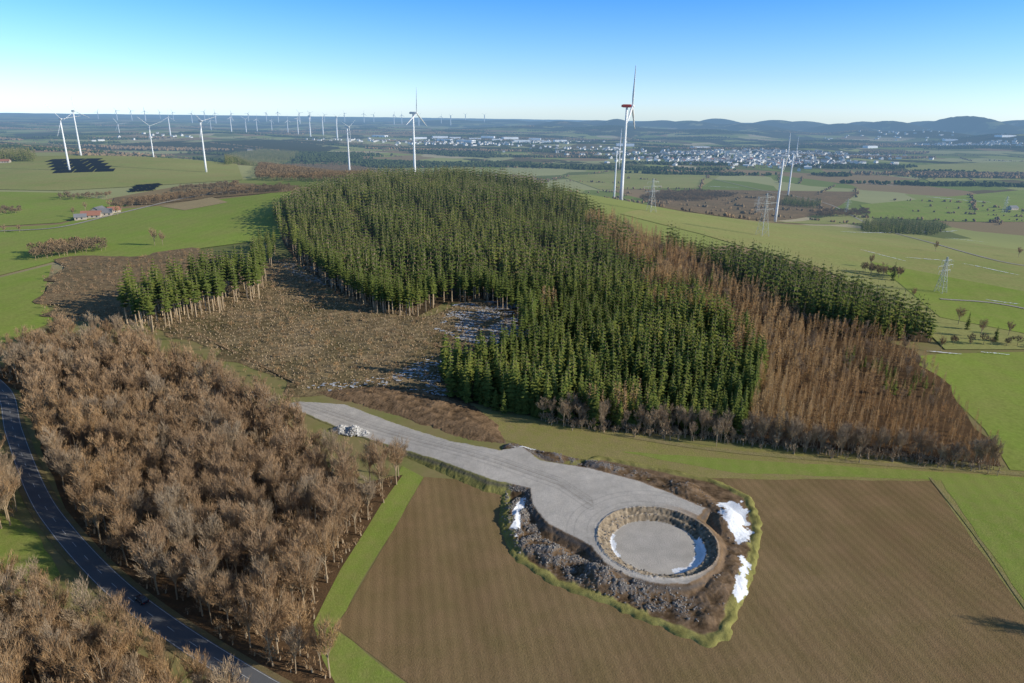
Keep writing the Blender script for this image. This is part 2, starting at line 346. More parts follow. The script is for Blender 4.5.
# ------------------------------------------------------------------ ribbons
def catmull(P,n=10):
    P=[np.array(p) for p in P]; out=[]
    P=[2*P[0]-P[1]]+P+[2*P[-1]-P[-2]]
    for k in range(1,len(P)-2):
        for j in range(n):
            t=j/n; a,b,c,d=P[k-1],P[k],P[k+1],P[k+2]
            out.append(0.5*((2*b)+(-a+c)*t+(2*a-5*b+4*c-d)*t*t+(-a+3*b-3*c+d)*t**3))
    out.append(P[-2]); return np.array(out)
def ribbon_arrays(C,w0,w1,off,side=0.0):
    t=np.gradient(C,axis=0); t/=np.linalg.norm(t,axis=1)[:,None]; n=np.column_stack([t[:,1],-t[:,0]])
    a=C+n*w0; b=C+n*w1
    z=H(C[:,0],C[:,1])+off
    V=np.concatenate([np.column_stack([a,z]),np.column_stack([b,z])]); k=len(C); i=np.arange(k-1)
    return V,np.stack([i,i+1,i+k+1,i+k],-1)
def ribbon(name,C,w0,w1,off,mat,label,cat):
    V,Fc=ribbon_arrays(C,w0,w1,off); return add(name,fast_mesh(name,V,Fc,[mat]),label,cat,"structure")
roadC=catmull(poly([(-150,352),(-40,368),(2,390),(14,432),(36,490),(62,530),(110,582),(170,629),(255,683),(340,730),(460,800)]),14)
ribbon("road_verge",roadC,-4.2,4.2,0.16,m_gravelverge,"worn gravel and grass shoulder of a country road","verge")
ribbon("road",roadC,-2.8,2.8,0.20,m_asphalt,"grey asphalt country road with white markings","road")
Vs=[];Fs=[];nb=0
for a,b in((-2.6,-2.48),(2.48,2.6)):
    v,f=ribbon_arrays(roadC,a,b,0.212); Vs.append(v);Fs.append(f+nb);nb+=len(v)
seg=np.concatenate([[0],np.cumsum(np.linalg.norm(np.diff(roadC,axis=0),axis=1))])
s=0
while s<seg[-1]-4:
    ss=np.linspace(s,s+3,3); C=np.column_stack([np.interp(ss,seg,roadC[:,0]),np.interp(ss,seg,roadC[:,1])])
    v,f=ribbon_arrays(C,-0.06,0.06,0.214); Vs.append(v);Fs.append(f+nb);nb+=len(v); s+=9
add("road_markings",fast_mesh("road_markings",np.concatenate(Vs),np.concatenate(Fs),[m_line]),"white edge lines and dashed centre line","road marking","structure")
def track(pts,w,mat,label,cat="track",off=0.5,name="farm_track"):
    ribbon(name,catmull(poly(pts),12),-w/2,w/2,off,mat,label,cat)
track([(470,404),(560,424),(700,448),(850,462),(1000,473),(1060,478)],2.6,m_olive,"faint worn grass track along the wood edge",off=0.2)
track([(930,478),(975,535),(1024,606),(1080,680)],0.9,m_olive,"pale field boundary line",off=0.2)
track([(700,176),(760,190),(830,205),(900,235),(1000,262),(1100,270)],3.5,m_track,"pale gravel farm track across the valley",off=0.9)
track([(0,232),(60,228),(120,214),(200,196),(260,190)],4,m_track,"pale farm lane across green meadows",off=1)
track([(56,262),(140,300),(200,335),(300,385)],2.0,m_clear2,"muddy logging track through the clearing",off=0.6)
track([(300,275),(330,305),(400,335),(450,350)],2.0,m_clear2,"muddy logging track through the clearing",off=0.6)
track([(940,300),(1000,305),(1080,322)],3,m_track,"pale farm track",off=0.9)
def streak(u0,v0,u1,v1,w):
    P=poly([(u0,v0),(u1,v1)]); n=26
    ts=np.linspace(0,1,n); c=P[0]+(P[1]-P[0])*ts[:,None]; d=(P[1]-P[0]); d/=np.linalg.norm(d); nn=np.array([-d[1],d[0]])
    wob=np.cumsum(rng.normal(0,w*.12,n)); c=c+nn*wob[:,None]
    ww=w*rng.uniform(.08,1,n)*np.sin(np.pi*ts)**.4; ww[[0,-1]]=0.02
    Vv=np.concatenate([c+nn*ww[:,None]/2,c-nn*ww[:,None]/2]); z=H(Vv[:,0],Vv[:,1])+0.75; i=np.arange(n-1)
    add("snow_streak",fast_mesh("snow_streak",np.column_stack([Vv,z]),np.stack([i,i+1,i+n+1,i+n],-1),[m_snow]),"thin irregular streak of leftover snow on a meadow","snow","structure")
for q in [(840,232,900,233,5),(905,233,960,231,4),(905,258,955,262,2.5),(962,264,1020,276,2.5),(895,226,935,234,4),(945,238,990,243,4),(925,197,990,203,8),(985,160,1024,163,10),(860,250,905,262,2),(985,300,1020,306,2),(840,182,900,186,7),(700,186,740,188,6),(980,353,1010,356,1.5),(925,352,960,354,1.5)]: streak(*q)
# ------------------------------------------------------------------ construction site
pc=np.array(survey(656,546,0.2)); PR=12.9
plat=poly([(283,404,0.4),(300,401,0.4),(345,404,0.4),(400,424,0.8),(450,441,1.5),(500,450,2.4),(522,446,2.4),(540,460,2.4),(590,468,2.4),(640,481,2.4),(668,492,2.4),(706,508,2.4),(660,560,2.4),(590,545,2.4),(548,524,2.4),(532,505,2.4),(530,488,2.4),(490,480,2.2),(440,462,1.5),(380,442,0.8),(330,424,0.4)])
mound=poly([(310,392),(385,384),(430,390),(470,402),(500,425),(506,444),(470,440),(430,428),(385,412),(345,402)])
bankL=poly([(520,492,1),(518,520,1),(532,545,1),(575,566,1),(620,586,1),(665,600,1),(700,608,1),(720,594,1),(732,568,1),(734,540,1),(724,515,1),(703,498,1),(672,486,1)])
bankT=poly([(512,446,1),(545,455,1),(590,464,1),(640,474,1),(690,486,1)])
outerL=poly([(507,482),(506,530),(516,556),(555,582),(610,602),(660,624),(708,643),(724,634),(734,606),(752,562),(757,525),(748,498),(715,482),(660,470),(600,458)])
mn=np.minimum.reduce([plat.min(0),mound.min(0),outerL.min(0)])-12; mx_=np.maximum.reduce([plat.max(0),mound.max(0),outerL.max(0)])+12
st=0.36
gx,gy=np.meshgrid(np.arange(mn[0],mx_[0],st),np.arange(mn[1],mx_[1],st)); ny_,nx_=gx.shape
x=gx.ravel(); y=gy.ravel()
nz1=np.array([noise.noise(Vector((a*0.33,b*0.33,0))) for a,b in zip(x,y)])
nz2=np.array([noise.noise(Vector((a*1.2,b*1.2,5))) for a,b in zip(x,y)])
nz0=np.array([noise.noise(Vector((a*0.08,b*0.08,15))) for a,b in zip(x,y)])
rp=np.hypot(x-pc[0],y-pc[1]); th=np.arctan2(y-pc[1],x-pc[0])
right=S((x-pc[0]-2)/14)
sp=np.minimum(sdf(plat,x,y),rp-19.6+1.6*right)+nz1*.5+nz2*.3
ph=0.3+2.1*S((125-rp)/60)
zp=np.where(sp<0,ph,ph-(sp/1.7)*1.0)+nz1*0.05
left=np.clip((pc[0]-x+8)/14,0,1)*0.85+0.15
bl=dist_line(bankL,x,y)+nz1*1.4; bt=dist_line(bankT,x,y)+nz1; so_=sdf(outerL,x,y)
bh=np.clip(2.1+nz0*3.2,0.6,3.8)
zb=bh*(1-(bl/6.0)**2)+(nz1*1.0+nz2*0.45)*(bl<7)*(.35+.65*left)
zt=(bh*.7)*(1-(bt/4.0)**2)+nz1*0.5+nz2*0.2
zo=np.where(so_<0,0.22+nz1*0.25,-0.5); zo=np.maximum(zo,0.6*(1-((so_+nz1)/1.6)**2)+nz2*0.12)
sm=sdf(mound,x,y)+nz0*4+nz1*1.5; zm=np.clip(-sm/7,-1,1)*1.3+np.where(sm<0,nz1*0.35+nz2*0.2+nz0*.8,0)
zz=np.maximum.reduce([zp,zo,np.where(rp>18.3,zb,-9),np.where(sp>0.4,zt,-9),np.where(sp>0.2,zm,-9)])
re=rp+(nz1*.45+nz2*.25)*(rp>PR+.3)
wall=0.12+1.25*np.clip((re-PR)/1.5,0,1)+1.3*np.clip((re-PR-2.5)/1.8,0,1)
zz=np.where(rp<18.3,np.minimum(wall+(nz2*0.22+nz1*0.14)*((rp>PR)&(rp<17.3)),zz+9*(rp<17.4)),zz)
zz=np.where(rp<PR,0.14+0.01*nz1,zz)
zz=np.maximum(zz,-0.6)
gravel=np.array([0.50,0.455,0.40]); soil=np.array([0.195,0.128,0.075]); rock=np.array([0.165,0.15,0.14]); conc=np.array([0.50,0.455,0.40]); wallc=np.array([0.33,0.26,0.18]); olive=np.array([0.26,0.24,0.08])
C=soil[None]*(1+0.6*nz1[:,None]+0.4*nz0[:,None]+.4*nz2[:,None])
rk=(np.clip((nz1+nz2*0.8)*3+0.35,0,1)*np.clip(1.1-np.minimum(bl,bt)/7,0,1)*left)[:,None]
C=C*(1-rk)+rock*rk*1.2
ol=np.clip((1.3-np.abs(so_+nz1)/1.4)*2,0,1)[:,None]*0.9; ol=np.maximum(ol,(so_>0)[:,None]*1.0*np.clip((sm>0.5),0,1)[:,None]*(bt>4)[:,None]); C=C*(1-ol)+olive*(1+.4*nz1[:,None])*ol
g=np.clip(-sp/.4,0,1)[:,None]; C=C*(1-g)+gravel*(1+0.1*nz1[:,None]+.14*nz0[:,None]+.1*nz2[:,None])*g
sl=np.clip(1-np.abs(sp-1.0)/1.0,0,1)[:,None]*(sm>0.5)[:,None]*(rp>18.6)[:,None]; C=C*(1-sl*.8)+rock*.75*sl*.8
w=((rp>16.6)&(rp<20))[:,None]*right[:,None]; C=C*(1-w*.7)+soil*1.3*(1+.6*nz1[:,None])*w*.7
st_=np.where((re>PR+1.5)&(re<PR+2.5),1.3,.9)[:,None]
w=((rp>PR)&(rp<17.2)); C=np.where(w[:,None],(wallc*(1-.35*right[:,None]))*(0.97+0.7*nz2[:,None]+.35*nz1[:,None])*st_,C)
for off_ in (3,6,10,-4):
    dtr=np.abs(dist_line(poly([(300,404,.4),(400,436,1),(500,464,2.4),(560,485,2.4),(590,505,2.4)])+np.array([0,off_*.35]),x,y)-1.1); w=(np.clip(1-dtr/.4,0,1)*(sp<-.5)*(rp>17.8)*.24)[:,None]; C=C*(1-w)
for rr_ in (18.6,20.4,24.0,26.2):
    w=(np.clip(1-np.abs(rp-rr_-nz0)/.3,0,1)*(sp<-.4)*.2)[:,None]; C=C*(1-w)
C=np.where((rp<=PR)[:,None],conc*(0.97+0.1*nz1[:,None]+.16*nz0[:,None]),C)
C=np.clip(C,0.01,0.9)
snow=np.array([0.82,0.84,0.88])
def snowpoly(pts,amp=1.0):
    P=poly(pts); return (sdf(P,x,y)+nz1*amp*3.2+nz2*amp*1.2)<0
sn=snowpoly([(718,500,2),(742,498,1),(750,520,0.5),(748,545,0.3),(738,543,1),(728,528,2)],.8)
sn|=snowpoly([(742,560,0),(750,566,0),(745,600,0),(737,608,0),(734,592,0)],0.5)
sn|=snowpoly([(520,498,0.5),(526,499,1),(521,520,0.5),(516,540,0),(512,532,0),(515,510,0)],0.4)
sn|=snowpoly([(512,447,1),(530,443,1),(538,447,1),(520,450,1)],0.4)
sn|=(rp<PR-0.05)&(rp>PR-1.6+nz1*1.2)&(th<math.radians(10))&(th>math.radians(-78))
sn|=(rp<PR+1.1)&(rp>PR-0.7+nz1*1.0)&(th<math.radians(15))&(th>math.radians(-60))
sn|=(rp<PR+0.3)&(rp>PR-0.9+nz1*1.4)&(np.abs(th)>math.radians(155))
C=np.where(sn[:,None],snow,C)
def vc_mat():
    mt,nt=new_mat("site_ground"); at=N(nt,'ShaderNodeAttribute'); at.attribute_name="Col"
    p=pos_node(nt); f=noise_fac(nt,p,3.0,4,0.75,0.25,0.75); f2=noise_fac(nt,p,0.25,3,0.6)
    c=mul_scalar(nt,at.outputs['Color'],f,0.36,0.82); c=mul_scalar(nt,c,f2,.14,.93)
    mix_haze(nt,bsdf(nt,c,0.9,f,0.6,0.15)); return mt
m_site=vc_mat()
Zw=H(x,y)+zz
Vall=np.column_stack([x,y,Zw])
i=np.arange(ny_-1)[:,None]*nx_+np.arange(nx_-1)[None,:]
Fq=np.stack([i,i+1,i+nx_+1,i+nx_],-1).reshape(-1,4)
zone=np.where(sn,3,np.where(rp<=PR+0.2,2,np.where(rp<17.2,4,np.where(sp<0,1,np.where(sm<1,5,0)))))
fz=zone[Fq[:,0]]; keep=(zz[Fq].max(1)>-0.3)
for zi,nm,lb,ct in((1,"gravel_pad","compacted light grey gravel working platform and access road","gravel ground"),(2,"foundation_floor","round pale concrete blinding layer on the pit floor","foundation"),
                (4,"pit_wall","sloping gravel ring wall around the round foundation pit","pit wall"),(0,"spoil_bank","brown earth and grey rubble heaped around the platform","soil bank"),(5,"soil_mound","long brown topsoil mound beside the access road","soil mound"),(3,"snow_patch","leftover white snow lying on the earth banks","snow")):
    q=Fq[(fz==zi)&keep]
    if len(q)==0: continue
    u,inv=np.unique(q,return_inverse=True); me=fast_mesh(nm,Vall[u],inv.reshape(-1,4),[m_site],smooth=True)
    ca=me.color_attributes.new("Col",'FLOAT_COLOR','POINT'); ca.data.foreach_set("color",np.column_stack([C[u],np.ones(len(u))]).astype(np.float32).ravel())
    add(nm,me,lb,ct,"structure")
def site_z(px,py):
    jx=np.clip(((px-mn[0])/st).astype(int),0,nx_-1); jy=np.clip(((py-mn[1])/st).astype(int),0,ny_-1); return Zw.reshape(ny_,nx_)[jy,jx]
def ico():
    t=(1+5**.5)/2; v=np.array([(-1,t,0),(1,t,0),(-1,-t,0),(1,-t,0),(0,-1,t),(0,1,t),(0,-1,-t),(0,1,-t),(t,0,-1),(t,0,1),(-t,0,-1),(-t,0,1)],float); v/=np.linalg.norm(v[0])
    f=np.array([(0,11,5),(0,5,1),(0,1,7),(0,7,10),(0,10,11),(1,5,9),(5,11,4),(11,10,2),(10,7,6),(7,1,8),(3,9,4),(3,4,2),(3,2,6),(3,6,8),(3,8,9),(4,9,5),(2,4,11),(6,2,10),(8,6,7),(9,8,1)]); return v,f
IV,IF=ico()
def rocks(name,px,py,sz,mat,label,cat,zf,kind="stuff",up=0.0):
    n=len(px); v=IV[None]*(1+rng.uniform(-.35,.35,(n,12,1)))*sz[:,None,None]*np.array([1,1,0.7])
    r=rng.uniform(0,6.28,n); c,s_=np.cos(r)[:,None],np.sin(r)[:,None]
    X=v[...,0]*c-v[...,1]*s_+px[:,None]; Y=v[...,0]*s_+v[...,1]*c+py[:,None]; Z=v[...,2]+(zf(px,py)+up)[:,None]
    F2=(IF[None]+12*np.arange(n)[:,None,None]).reshape(-1,3)
    return add(name,fast_mesh(name,np.stack([X,Y,Z],-1).reshape(-1,3),F2,[mat]),label,cat,kind)
m_rock=flat_mat("dark_rock",(0.24,0.215,0.19),0.9,0.5,0.9)
m_rockl=flat_mat("light_rock",(0.52,0.50,0.47),0.9,0.35,1.2)
NR=7500
l2=np.where(left<.3,.04,left)
wgt=np.where((((bl<5)&(rp>19.5))|((bt<3.0)))&(sp>0.0)&(zz>0.3)&(~sn),l2*np.clip(nz1*2+.5,0.03,1)*np.where(bl<5,1,.3),0)+np.where((rp>PR+.3)&(rp<17)&~sn,.10,0); wgt/=wgt.sum(); pk=rng.choice(len(x),NR,p=wgt)
rocks("loose_rubble",x[pk]+rng.uniform(-.3,.3,NR),y[pk]+rng.uniform(-.3,.3,NR),0.07+rng.random(NR)**5*0.34,m_rock,"grey broken stone strewn over the spoil banks","rubble",site_z)
gp=np.array(survey(351,431,0.5)); n=900
a=rng.uniform(0,6.28,n); q=np.sqrt(rng.random(n)); lx=q*np.cos(a)*7.5; ly=q*np.sin(a)*3.5; hh=2.0*(1-q**2)*(0.7+.5*np.sin(lx*1.1))
rocks("stone_pile",gp[0]+lx,gp[1]+ly-lx*0.25,0.15+rng.random(n)**2*0.5,m_rockl,"heap of pale grey quarry stone beside the access road","stone pile",lambda a_,b_:H(a_,b_)+0.3+hh,kind=None)
print("site",time.time()-T0)
# ------------------------------------------------------------------ tree prototypes
def spruce(seed,Hh=19,cb=0.12,R=2.9,nw=14,nb=8,tr=0.22,pw=0.68):
    r=np.random.default_rng(seed); mb=MB(); mb.tube((0,0,-0.5),(0,0,Hh*0.97),tr,0.04,4,0)
    for i in range(nw):
        zf=i/(nw-1); z=Hh*(cb+(1-cb)*zf**0.95*0.98); rr=(R*(1-zf)**pw+0.18)*r.uniform(.8,1.12)
        if zf<0.12 : rr*=0.75
        a0=r.uniform(0,6.28)
        for k in range(nb):
            a=a0+6.283*k/nb+r.uniform(-.3,.3); q=rr*r.uniform(.6,1.2); w=q*0.42+0.08; dz=-0.30*q*r.uniform(.4,1.4)
            ca,sa=math.cos(a),math.sin(a); b=len(mb.v); m=0.6*q
            mb.v+=[(0,0,z+0.25),(m*ca-w*sa,m*sa+w*ca,z+dz*0.75-0.14*q),(q*ca,q*sa,z+dz),(m*ca+w*sa,m*sa-w*ca,z+dz*0.75-0.14*q)]
            mb.f+=[(b,b+2,b+1),(b,b+3,b+2)]; mb.m+=[1,1]
    mb.tube((0,0,Hh*0.95),(0,0,Hh),0.12,0.01,3,1)
    return mb.arr()
def broad(seed,Hh=16,R=3.5,nt_=1800,wd=0.036,nl=9,lmin=.7,lmax=1.7,zc=0.66,limb=True,thin=1.0):
    r=np.random.default_rng(seed); mb=MB(); top=np.array([r.uniform(-.3,.3),r.uniform(-.3,.3),Hh*0.45])
    mb.tube((0,0,-0.4),top,0.22,0.15,5,0)
    tips=[]
    if limb:
        for k in range(nl):
            a=6.283*k/nl+r.uniform(-.4,.4); s0=top*r.uniform(.6,1.0); rad_=r.uniform(.15,.85); e=np.array([math.cos(a)*R*rad_,math.sin(a)*R*rad_,Hh*(0.92-0.32*rad_**1.5)*r.uniform(.88,1.05)])
            mb.tube(s0,e,0.11,0.04,4,0)
            for j in range(7):
                s1=s0+(e-s0)*r.uniform(.25,1); a2=a+r.uniform(-1.6,1.6)
                e2=s1+np.array([math.cos(a2)*R*.30,math.sin(a2)*R*.30,Hh*r.uniform(.06,.17)])
                mb.tube(s1,e2,0.05,0.02,3,0); tips.append((s1,e2))
        e=np.array((top[0]*1.5,top[1]*1.5,Hh*.95)); mb.tube(top,e,0.13,0.04,4,0)
        for j in range(7):
            s1=top+(e-top)*r.uniform(.1,.95); a2=r.uniform(0,6.28); e2=s1+np.array([math.cos(a2)*R*.35,math.sin(a2)*R*.35,Hh*.12]); mb.tube(s1,e2,.05,.02,3,0); tips.append((s1,e2))
    V,Fc,M=mb.arr()
    if tips:
        ti=r.integers(0,len(tips),nt_); s1=np.array([tips[q][0] for q in ti]); e1=np.array([tips[q][1] for q in ti])
        P=s1+(e1-s1)*(r.random((nt_,1))**.6)*1.1+r.normal(0,.32,(nt_,3)); bd=(e1-s1)/np.linalg.norm(e1-s1,axis=1)[:,None]
    else:
        q=r.normal(size=(nt_,3)); q/=np.linalg.norm(q,axis=1)[:,None]; P=q*(r.random((nt_,1))**.35)*np.array([R*.85,R*.85,Hh*.28])+np.array([0,0,Hh*zc]); bd=0
    o=P-np.array([0,0,Hh*.45]); o/=np.linalg.norm(o,axis=1)[:,None]
    D=o*0.5+bd*.5+r.normal(0,.38,P.shape)+np.array([0,0,.55]); D/=np.linalg.norm(D,axis=1)[:,None]
    L=r.uniform(lmin,lmax,(len(P),1)); W=np.cross(D,r.normal(size=P.shape)); W/=np.linalg.norm(W,axis=1)[:,None]; W*=wd*r.uniform(.7,1.4,(len(P),1))
    TV=np.stack([P-W,P+W,P+D*L],1).reshape(-1,3); TF=np.arange(len(TV)).reshape(-1,3)+len(V)
    return np.concatenate([V,TV]),np.concatenate([Fc,TF]),np.concatenate([M,np.ones(len(TF),int)])
def larch(seed,Hh=17,R=1.9,nt_=480,wd=0.044,cb=0.25):
    r=np.random.default_rng(seed); mb=MB(); mb.tube((0,0,-0.4),(0,0,Hh*.97),0.16,0.03,4,0); V,Fc,M=mb.arr()
    zf=r.random(nt_)**0.95; a=r.uniform(0,6.283,nt_); rr=(R*(1-zf)**.8+.12); q=rr*r.uniform(0,.8,nt_)
    P=np.column_stack([np.cos(a)*q,np.sin(a)*q,Hh*(cb+(1-cb)*zf)]); D=np.column_stack([np.cos(a),np.sin(a),r.uniform(-.1,.7,nt_)])+r.normal(0,.4,(nt_,3)); D/=np.linalg.norm(D,axis=1)[:,None]
    L=(rr*r.uniform(.3,.7,nt_)+.3)[:,None]; W=np.cross(D,r.normal(size=P.shape)); W/=np.linalg.norm(W,axis=1)[:,None]; W*=wd*r.uniform(.7,1.5,(nt_,1))
    TV=np.stack([P-W,P+W,P+D*L],1).reshape(-1,3); TF=np.arange(len(TV)).reshape(-1,3)+len(V)
    return np.concatenate([V,TV]),np.concatenate([Fc,TF]),np.concatenate([M,np.ones(len(TF),int)])
m_sbark=tree_mat("spruce_bark",(0.50,0.38,0.25),(0.36,0.28,0.18))
m_sneed=tree_mat("spruce_needles",(0.055,0.09,0.024),(0.20,0.205,0.046),(0.095,0.12,0.03),0.24,0.55)
m_dbark=tree_mat("broadleaf_bark",(0.42,0.32,0.21),(0.29,0.22,0.145))
m_dtwig=tree_mat("broadleaf_twigs",(0.24,0.15,0.085),(0.45,0.285,0.14),(0.35,0.235,0.14),0.13,0.7)
m_dgrey=tree_mat("grey_twigs",(0.27,0.195,0.13),(0.42,0.31,0.20),(0.33,0.255,0.175),0.13,0.7)
m_dfar=tree_mat("broadleaf_far",(0.24,0.16,0.09),(0.32,0.215,0.115),(0.20,0.15,0.095),0.05,0.6)
m_lbark=tree_mat("larch_bark",(0.50,0.37,0.24),(0.38,0.29,0.19))
m_ltwig=tree_mat("larch_twigs",(0.60,0.355,0.145),(0.28,0.18,0.095),(0.52,0.34,0.16),0.24,0.7)
protoS=[spruce(10+k,19,0.10,2.8+0.35*(k%3)) for k in range(6)]
protoE=[spruce(30+k,23,0.42,2.7,10,8,0.34) for k in range(5)]
protoSl=[spruce(50+k,18.5,0.3,2.8,6,6,pw=.62) for k in range(8)]
protoSf=[spruce(60+k,19,0.15,3.6,6,5) for k in range(3)]
protoD=[broad(100+k,15+k%3,3.4+0.35*(k%3)) for k in range(8)]
protoDl=[broad(120+k,16,3.7,650,0.07,6) for k in range(6)]
protoDf=[broad(140+k,12,4.2,130,0.30,4,1.2,2.4,limb=False) for k in range(4)]
protoL=[larch(160+k,16+k%3) for k in range(6)]
protoLl=[larch(170+k,17,2.0,200,0.095) for k in range(4)]
protoB=[broad(400+k,3.0,1.3,60,.06,3,.4,1.0,limb=False) for k in range(4)]
def split_mesh(pr,nm,mats):
    V,Fc,M=pr; out=[]
    for k,pn in((0,"trunk"),(1,"crown")):
        q=Fc[M==k]; u,inv=np.unique(q,return_inverse=True); out.append(fast_mesh(nm+"_"+pn,V[u],inv.reshape(-1,3),[mats[k]]))
    return out
_cache={}
def individuals(kind,protos,mats,px,py,sc,label,cat,group):
    key=(id(protos),mats[1].name)
    if key not in _cache: _cache[key]=[split_mesh(p,kind,mats) for p in protos]
    ms=_cache[key]
    zz_=H(px,py)
    for a,b,z,s_ in zip(px,py,zz_,sc):
        tm,cm=ms[random.randrange(len(ms))]
        e=bpy.data.objects.new(kind,None); COL.objects.link(e); e.empty_display_size=0.5
        e.location=(a,b,z); e.rotation_euler=(random.uniform(-.03,.03),random.uniform(-.03,.03),random.uniform(0,6.28)); w=random.uniform(.9,1.2); e.scale=(s_*w,s_*w,s_)
        e["label"]=label; e["category"]=cat; e["group"]=group
        for nm,me in(("trunk",tm),("crown",cm)):
            o=bpy.data.objects.new(nm,me); COL.objects.link(o); o.parent=e
def merged(name,protos,mats,px,py,sc,label,cat,zf=H):
    if len(px)==0: return
    Vs=[];Fs=[];Ms=[];nb=0; idx=rng.integers(0,len(protos),len(px)); zz_=zf(px,py)
    for k,(V,Fc,M) in enumerate(protos):
        s_=np.where(idx==k)[0]
        if len(s_)==0: continue
        r=rng.uniform(0,6.283,len(s_)); c=np.cos(r)[:,None]; sn_=np.sin(r)[:,None]; sx=(sc[s_]*rng.uniform(.85,1.28,len(s_)))[:,None]
        X=(V[None,:,0]*c-V[None,:,1]*sn_)*sx+px[s_][:,None]; Y=(V[None,:,0]*sn_+V[None,:,1]*c)*sx+py[s_][:,None]; Z=V[None,:,2]*sc[s_][:,None]+zz_[s_][:,None]
        Vs.append(np.stack([X,Y,Z],-1).reshape(-1,3)); Fs.append((Fc[None]+len(V)*np.arange(len(s_))[:,None,None]).reshape(-1,3)+nb); Ms.append(np.tile(M,len(s_))); nb+=len(V)*len(s_)
    return add(name,fast_mesh(name,np.concatenate(Vs),np.concatenate(Fs),mats,np.concatenate(Ms)),label,cat,"stuff")
def scatter(P,s_,jit=0.42,inset=0.0):
    P=np.array(P); x0,y0=P.min(0); x1,y1=P.max(0)
    gx,gy=np.meshgrid(np.arange(x0,x1,s_),np.arange(y0,y1,s_*.87)); gx[1::2]+=s_/2
    gx=gx.ravel()+rng.uniform(-jit,jit,gx.size)*s_; gy=gy.ravel()+rng.uniform(-jit,jit,gy.size)*s_
    k=sdf(P,gx,gy)<-inset; return gx[k],gy[k]
def visible(px,py,hh,mar=15):
    u,v,d=project(px,py,H(px,py)+hh); return (u>-mar)&(u<1024+mar)&(v<683+mar)&(d>0)
def nzv(px,py,f,z): return np.array([noise.noise(Vector((a*f,b*f,z))) for a,b in zip(px,py)])
DM=[m_dbark,m_dtwig]; DG=[m_dbark,m_dgrey]; SM=[m_sbark,m_sneed]; DF=[m_dbark,m_dfar]
dx,dy=scatter(leafP,5.9,0.48); d2x,d2y=scatter(leafP2,5.2,.48); d3x,d3y=scatter(leafP3,5.0)
dx=np.concatenate([dx,d2x,d3x]); dy=np.concatenate([dy,d2y,d3y])
rd=dist_line(roadC,dx,dy); k=(rd>4.6)&(rng.random(len(dx))<.97); dx,dy=dx[k],dy[k]
dsc=rng.uniform(.66,1.15,len(dx))
dsc=np.where(inside(leafP2,dx,dy),np.minimum(dsc,.62+.03*dist_line(roadC,dx,dy)),dsc)
ux=[];uy=[]
for P in (leafP,leafP2,leafP3):
    a,b=scatter(P,3.8,.5); ux.append(a); uy.append(b)
ux=np.concatenate(ux); uy=np.concatenate(uy); k=dist_line(roadC,ux,uy)>4.0; ux,uy=ux[k],uy[k]
merged("understory_scrub",protoB,DM,ux,uy,rng.uniform(.5,1.4,len(ux)),"brown undergrowth of the broadleaf wood","scrub")
E=catmull(poly([(540,420),(600,430),(700,440),(742,444),(830,456),(900,461),(1000,473)]),10)
seg2=np.concatenate([[0],np.cumsum(np.linalg.norm(np.diff(E,axis=0),axis=1))]); ns=190
ss=rng.uniform(0,seg2[-1],ns); ex=np.interp(ss,seg2,E[:,0])+rng.normal(0,2.0,ns); ey=np.interp(ss,seg2,E[:,1])+rng.normal(3.2,2.6,ns)
esc=rng.uniform(.3,.75,ns)
ss=rng.uniform(0,seg2[-1],300); merged("understory_scrub",protoB,DG,np.interp(ss,seg2,E[:,0])+rng.normal(0,2,300),np.interp(ss,seg2,E[:,1])+rng.normal(1,2,300),rng.uniform(.5,1.4,300),"low brown scrub along the wood edge","scrub")
dist=np.sqrt(dx**2+dy**2+120**2); vis=visible(dx,dy,10); order=np.argsort(np.where(vis,dist/dsc,1e6))
NI=228; g_=rng.random(len(dx))<.22
for gm,mt_,lb in ((False,DM,"leafless orange brown broadleaf tree in a winter wood"),(True,DG,"leafless greyish broadleaf tree in a winter wood")):
    I=order[:NI][g_[order[:NI]]==gm]; individuals("broadleaf_tree",protoD,mt_,dx[I],dy[I],dsc[I],lb,"tree","bare broadleaf trees of the wood")
    I=order[NI:][g_[order[NI:]]==gm]; merged("broadleaf_woodland",protoDl,mt_,dx[I],dy[I],dsc[I],"dense leafless brown broadleaf wood","woodland")
I=np.argsort(-esc)[:45]; J=np.argsort(-esc)[45:]
individuals("broadleaf_tree",protoD,DG,ex[I],ey[I],esc[I],"small grey leafless tree at the spruce wood edge","tree","bare trees along the wood edge")
merged("broadleaf_woodland",protoDl,DG,ex[J],ey[J],esc[J],"small grey leafless trees along the wood edge","woodland")
print("broad",len(dx),time.time()-T0)
sx,sy=scatter(sprP,4.1,.5); s2x,s2y=scatter(sprP2,3.9,.5)
frontE=poly([(285,246,0),(300,266,0),(335,292,0),(380,316,0),(415,318,0),(445,303,0),(485,303,0),(515,320,0),(525,345,0)])
in2=np.concatenate([np.zeros(len(sx),bool),np.ones(len(s2x),bool)])
sx=np.concatenate([sx,s2x]); sy=np.concatenate([sy,s2y])
gap=nzv(sx,sy,.022,9); lane=np.abs(((sx*0.9+sy*0.35+8*gap)%58)-29)<2.4
gp2=nzv(sx,sy,.06,19)
k=in2|(((gap<0.38)|(rng.random(len(sx))<0.5))&(~lane|(rng.random(len(sx))<.2))&(gp2<.42)); sx,sy=sx[k],sy[k]
edge=dist_line(frontE,sx,sy)<8
isl=poly([(124,328,0),(152,333,0),(262,300,0),(268,280,0),(215,286,0),(126,312,0)]); ix,iy=scatter(isl,4.9)
isl2=poly([(256,285,0),(278,262,0),(278,246,0),(262,246,0),(250,268,0)]); jx,jy=scatter(isl2,4.8)
fx=np.concatenate([ix,jx]); fy=np.concatenate([iy,jy])
